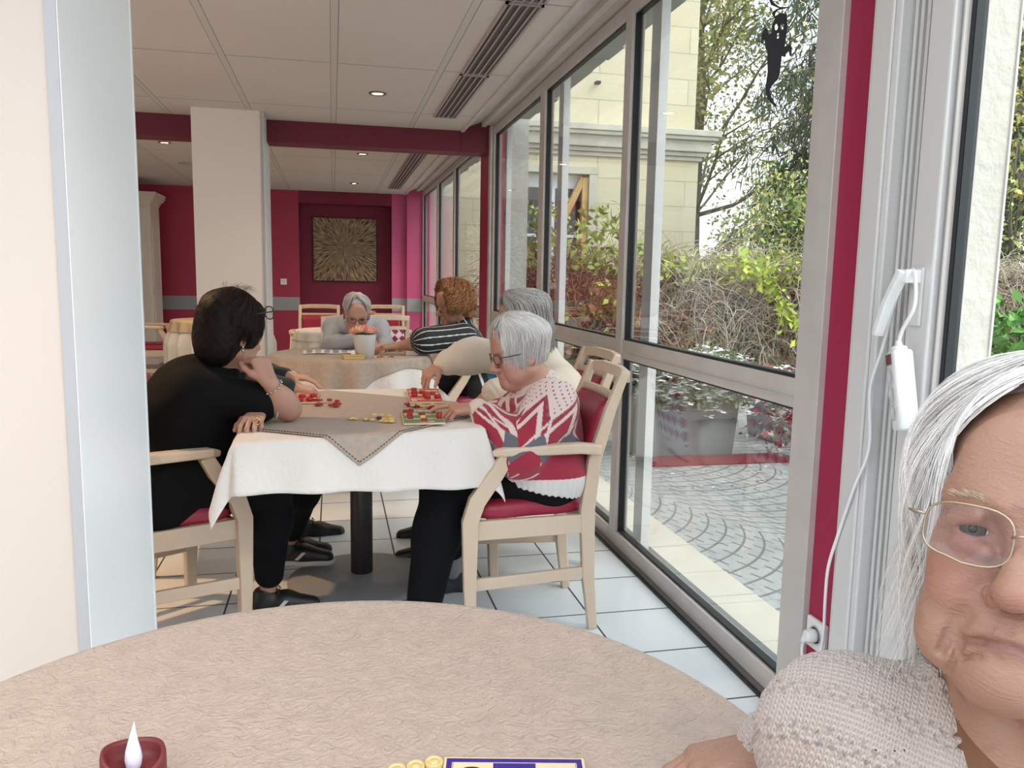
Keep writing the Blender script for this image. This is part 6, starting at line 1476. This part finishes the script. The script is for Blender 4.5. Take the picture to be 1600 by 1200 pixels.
# ---- the woman in the cream sweater
def woman_cream():
    root = person('woman with long grey hair in a cream sweater, arm reaching to the red card', (.92, 3.42, 0))
    f = Fr(PYf(822, 500, 3.34), A(-.93, -.05, -.36), A(-.3, .05, 1), 1.05); J = dict(neck=PYf(846, 560, 3.40), sl=PYf(878, 604, 3.24), sr=PYf(812, 562, 3.56), hl=A(.93, 3.29, .55), hr=A(.93, 3.52, .55))
    elr = PYf(745, 554, 3.60); wrr = PYf(688, 570, 3.58); ell_ = PYf(808, 640, 3.14); wrl = A(.63, 3.16, .80)
    knl, anl = A(.52, 3.30, .53), A(.44, 3.44, .10); knr, anr = A(.52, 3.55, .53), A(.47, 3.74, .10)
    b_ = SDF(); torso_sdf(b_, J, 0, 1.05, bust=1.); arm_sdf(b_, J['sr'], elr, wrr); arm_sdf(b_, J['sl'], ell_, wrl); leg_sdf(b_, J['hl'], knl, anl); leg_sdf(b_, J['hr'], knr, anr); b_.cone(J['neck'], f.p(0, -.02, -.07), .055, .052, .03); head_sdf(b_, f, 1)
    tips = hand_sdf(b_, wrr, PYf(664, 588, 3.55)-wrr, A(-.35, -.45, 1), A(.1, -1, -.25), ((45, 35, 15), (42, 32, 15), (48, 34, 15), (54, 36, 15)), (22, 6, 6), L=.178); hand_sdf(b_, wrl, A(-.7, .0, -.7), A(-.7, -.2, .7), A(0, 1, 0), relaxed(35), (30, 10, 10))
    sdf_obj('body', b_, .0038, SK, root, skin_col(f, (.52, .295, .21)))
    m_c = mat('cream_sweater', (.74, .66, .55), .85, sheen=.25, bump=(200, .35, .0015)); s_ = SDF(); torso_sdf(s_, J, .026, 1.08, bust=1.05); arm_sdf(s_, J['sr'], elr, wrr, .030, fat=1.1, upto=.90)
    s_.cone(elr+(wrr-elr)*.80, elr+(wrr-elr)*1.0, .040, .034, .01); arm_sdf(s_, J['sl'], ell_, wrl, .034, fat=1.1, upto=.92); s_.cone(J['hl'], J['hr'], .145, .145, .05); s_.torus(J['neck'], f.p(0, 0, -.06)-J['neck'], .066, .014, .02)
    for k, t in enumerate((.08, .24, .40)): s_.torus(elr+(wrr-elr)*t, _n(wrr-elr+A(0, .05*(k-1), .06)), .070-.005*k, .015, .012)
    ax_ = _n(wrr-elr)
    def dd(P):
        q = P-wrr; v = q@ax_; rib = np.abs(((np.arctan2(q[:, 1], q[:, 2]))*9/PI % 1)-.5)*.003*(v > -.07)*(np.linalg.norm(q, axis=1) < .12); cab = .0025*np.abs(np.sin(P[:, 2]*70+2*np.sin(P[:, 0]*60)))*(np.linalg.norm(P-ell_, axis=1) < .22)
        return .004*wob(P, 13, 7.)+rib-cab
    s_.disp = dd; sdf_obj('sweater', s_, .0042, m_c, root)
    t_ = SDF(); leg_sdf(t_, J['hl'], knl, anl+(knl-anl)*.08, .018); leg_sdf(t_, J['hr'], knr, anr+(knr-anr)*.08, .018); t_.cone(J['hl'], J['hr'], .12, .12, .05); sdf_obj('trousers', t_, .007, m_blk, root)
    m_ws = mat('white_sole', (.75, .74, .72), .6); shoe('shoe', root, A(.44, 3.45, .085), (-1, .05), m_sh, m_ws, h=.0045, laces=False); shoe('shoe', root, A(.47, 3.75, .085), (-1, 0), m_sh, m_ws, h=.0045, laces=False)
    m_h = mat('grey_hair', (.4, .4, .4), .35, attr='Col'); hc = SDF(); hc.ell(f.p(0, -.018, .038), A(.079, .101, .092), f.R); hc.ell(f.p(0, -.06, -.04), A(.066, .05, .08), f.R, .03); hc.ell(f.p(0, .130, -.03), A(.085, .075, .095), f.R, .012, 's'); sdf_obj('hair', hc, .004, mat('grey_hair_base', (.22, .20, .19), .5), root)
    hair_strands('hair', f, root, m_h, 4200, .60, .20, r=.0011, off=(.004, .014), thend=1.6, part=(0, .04, .0), wav=.002, seed=15, seg=16, front=.35, lenvar=.3, tint=[(.34, .32, .31), (.46, .44, .43), (.24, .22, .21), (.56, .54, .53)])
    glasses(f, root, mat('black_frame'), None, w_=.023, h_=.016, r=.0014, y=.104)
woman_cream()
# ---- the man in grey
def man_grey():
    root = person('old man in glasses and a light grey hoodie leaning over the far table', (.12, 5.92, 0))
    f = Fr(PYf(557, 490, 5.44), A(.02, -.92, -.38), A(.06, -.3, 1), 1.08); J = dict(neck=PYf(553, 508, 5.62), sr=PYf(522, 510, 5.70), sl=PYf(592, 511, 5.70), hr=A(0, 5.98, .56), hl=A(.24, 5.98, .56))
    elr = PYf(514, 540, 5.50); wrr = PYf(566, 529, 5.20); ell_ = PYf(604, 541, 5.48); wrl = PYf(598, 534, 5.22); wrr[2] = max(wrr[2], .80); wrl[2] = .80
    b_ = SDF(); torso_sdf(b_, J, 0, 1.0); arm_sdf(b_, J['sr'], elr, wrr); arm_sdf(b_, J['sl'], ell_, wrl); b_.cone(J['neck'], f.p(0, -.02, -.06), .060, .058, .03); head_sdf(b_, f, 1)
    b_.cone(f.p(0, .078, -.10), f.p(0, .074, -.104), .02, .018, .02)
    hand_sdf(b_, wrr, A(.8, -.5, -.25), A(.1, -.2, 1), A(-.2, -1, 0), ((35, 45, 25),)*4, (30, 15, 10), L=.185); hand_sdf(b_, wrl, A(-.6, -.6, -.1), A(0, 0, 1), A(.8, -.6, 0), relaxed(30), (30, 10, 10), L=.185); leg_sdf(b_, J['hr'], A(-.02, 5.58, .55), A(-.04, 5.62, .1)); leg_sdf(b_, J['hl'], A(.26, 5.58, .55), A(.26, 5.62, .1))
    sdf_obj('body', b_, .0038, SK, root, skin_col(f, (.56, .31, .235), red=.05)); eyes(f, root)
    m_g = mat('grey_hoodie', (.40, .42, .48), .85, sheen=.15, bump=(90, .2, .0015)); s_ = SDF(); torso_sdf(s_, J, .020, 1.08); arm_sdf(s_, J['sr'], elr, wrr, .012, upto=.93); arm_sdf(s_, J['sl'], ell_, wrl, .012, upto=.93); s_.cone(J['hr'], J['hl'], .135, .135, .05)
    s_.torus(J['neck']+A(0, .02, .01), f.p(0, 0, -.05)-J['neck']+A(0, .03, .1), .088, .024, .03); s_.disp = lambda P: .005*wob(P, 13, 4.)+.002*wob(P, 30); sdf_obj('hoodie', s_, .0055, m_g, root)
    z_ = SDF(); z_.cone(f.p(0, .06, -.14), J['neck']+A(0, -.16, -.12), .05, .03, .02); sdf_obj('shirt', z_, .005, mat('pale_pink_shirt', (.60, .50, .60), .8), root)
    t_ = SDF(); leg_sdf(t_, J['hr'], A(-.02, 5.58, .55), A(-.04, 5.62, .12), .016); leg_sdf(t_, J['hl'], A(.26, 5.58, .55), A(.26, 5.62, .12), .016); t_.cone(J['hr'], J['hl'], .12, .12, .05); sdf_obj('trousers', t_, .009, m_blk, root)
    for x in (-.04, .26): shoe('shoe', root, (x, 5.62, .085), (0, -1), m_sh, m_shw, h=.007, laces=False)
    m_h = mat('mans_hair', (.7, .7, .7), .45, attr='Col'); hc = SDF(); hc.ell(f.p(0, -.018, .040), A(.081, .103, .094), f.R); hc.ell(f.p(0, -.05, -.02), A(.070, .055, .06), f.R, .03); hc.ell(f.p(0, .135, -.030), A(.088, .085, .080), f.R, .012, 's'); hc.disp = lambda P: .0018*wob(P, 110); sdf_obj('hair', hc, .0035, mat('mans_hair_base', (.62, .60, .57), .55), root)
    hair_strands('hair', f, root, m_h, 1500, .75, .006, r=.0011, off=(.004, .012), thend=1.45, wav=.003, part=(.02, .03, .0), seed=16, seg=8, front=.6, lenvar=.6, tint=[(.70, .68, .65), (.82, .80, .78), (.58, .55, .52)])
    glasses(f, root, mat('black_frame'), glassmat(), w_=.025, h_=.016, r=.0016, y=.106)
man_grey()
# ---- the woman in stripes
def woman_stripes():
    root = person('woman with curly auburn hair in a black and white striped shirt', (.92, 5.24, 0))
    f = Fr(PYf(708, 476, 5.22), A(-.94, -.24, -.20), A(-.15, 0, 1), 1.05); J = dict(neck=PYf(722, 502, 5.24), sl=PYf(722, 527, 5.08), sr=PYf(712, 520, 5.40), hl=A(.93, 5.12, .56), hr=A(.93, 5.34, .56))
    ell_, wrl = PYf(663, 533, 4.98), PYf(620, 541, 5.02); elr, wrr = A(.60, 5.42, .83), A(.46, 5.30, .80)
    b_ = SDF(); torso_sdf(b_, J, 0, 1.02, bust=1.); arm_sdf(b_, J['sl'], ell_, wrl); arm_sdf(b_, J['sr'], elr, wrr); b_.cone(J['neck'], f.p(0, -.02, -.07), .055, .052, .03); head_sdf(b_, f, 1); hand_sdf(b_, wrl, A(-1, .05, -.1), A(0, -.2, 1), A(0, 1, 0), relaxed(25), (30, 10, 10)); hand_sdf(b_, wrr, A(-1, -.3, -.05), A(0, 0, 1), A(0, -1, 0), relaxed(25), (30, 10, 10))
    leg_sdf(b_, J['hl'], A(.50, 5.12, .54), A(.52, 5.14, .1)); leg_sdf(b_, J['hr'], A(.50, 5.34, .54), A(.52, 5.36, .1)); sdf_obj('body', b_, .0042, SK, root, skin_col(f, (.46, .245, .165)))
    eyes(f, root)
    axes = [(J['sl'], ell_), (J['sr'], elr)]; top = (J['sl']+J['sr'])/2; bot = (J['hl']+J['hr'])/2
    def st(V):
        u, v = limb_uv([(J['sl']-A(0, 0, .0), ell_), (J['sr'], elr), (bot, top+A(0, 0, .05))], V); w_ = np.abs(((u/.036) % 1)-.5) < .065; c = np.tile(A(.008, .008, .010), (len(V), 1)); c[w_] = A(.75, .75, .75); return c
    s_ = SDF(); torso_sdf(s_, J, .018, 1.06, bust=1.03); arm_sdf(s_, J['sl'], ell_, wrl, .024, fat=1.15, upto=.52, cuff=.008); arm_sdf(s_, J['sl'], ell_, wrl, .026, fat=1.15, upto=.5); arm_sdf(s_, J['sr'], elr, wrr, .024, fat=1.1, upto=.5); s_.cone(J['hl'], J['hr'], .135, .135, .05); s_.disp = lambda P: .004*wob(P, 14, 9.)
    s_.torus(J['neck'], f.p(0, 0, -.06)-J['neck'], .06, .012, .02)
    sdf_obj('shirt', s_, .0038, mat('striped_shirt', (.01, .01, .01), .7, attr='Col'), root, colf=st)
    t_ = SDF(); leg_sdf(t_, J['hl'], A(.50, 5.12, .54), A(.52, 5.14, .12), .020, 1.1); leg_sdf(t_, J['hr'], A(.50, 5.34, .54), A(.52, 5.36, .12), .020, 1.1); t_.cone(J['hl'], J['hr'], .13, .13, .05); sdf_obj('trousers', t_, .008, m_blk, root)
    for y in (5.14, 5.36): shoe('shoe', root, (.52, y, .085), (-1, 0), m_sh, m_shw, h=.007, laces=False)
    m_h = mat('auburn_hair', (.4, .2, .1), .4, attr='Col'); hc = SDF(); hc.ell(f.p(0, -.022, .040), A(.092, .112, .100), f.R); hc.ell(f.p(0, -.065, -.04), A(.09, .065, .09), f.R, .03); hc.ell(f.p(0, .130, -.035), A(.12, .100, .105), f.R, .012, 's'); hc.disp = lambda P: .010*wob(P, 60)+.004*wob(P, 150); sdf_obj('hair', hc, .004, mat('auburn_base', (.26, .10, .035), .5), root)
    hair_strands('hair', f, root, m_h, 4200, .90, .075, r=.0022, off=(.006, .040), thend=1.7, curl=.012, curlf=170, seed=17, seg=26, front=.5, lenvar=.5, tint=[(.36, .14, .045), (.48, .22, .08), (.24, .085, .03), (.55, .30, .14)])
    q = MB(); loc = Vector(root.location); q.ball(tuple(Vector(f.p(.0, .112, -.008))-loc), .001, 4)
woman_stripes()

def denim_bag():
    c = PYf(764, 600, 5.02); t = thing('denim_bag', 'blue denim bag hanging beside the seat of the woman in stripes', 'bag', tuple(c)); s_ = SDF()
    s_.ell(c, A(.055, .04, .085)); s_.ell(c+A(.02, 0, -.05), A(.06, .045, .055), None, .03); s_.disp = lambda P: .009*wob(P, 38)+.003*wob(P, 90)
    sdf_obj('bag', s_, .004, mat('denim', (.035, .13, .22), .85, bump=(300, .3, .001)), t)
    MB().tube([(-.03, 0, .07), (-.02, .01, .13), (.02, .01, .13), (.03, 0, .07)], .006, 6).build('strap', mat('denim'), t)
denim_bag()
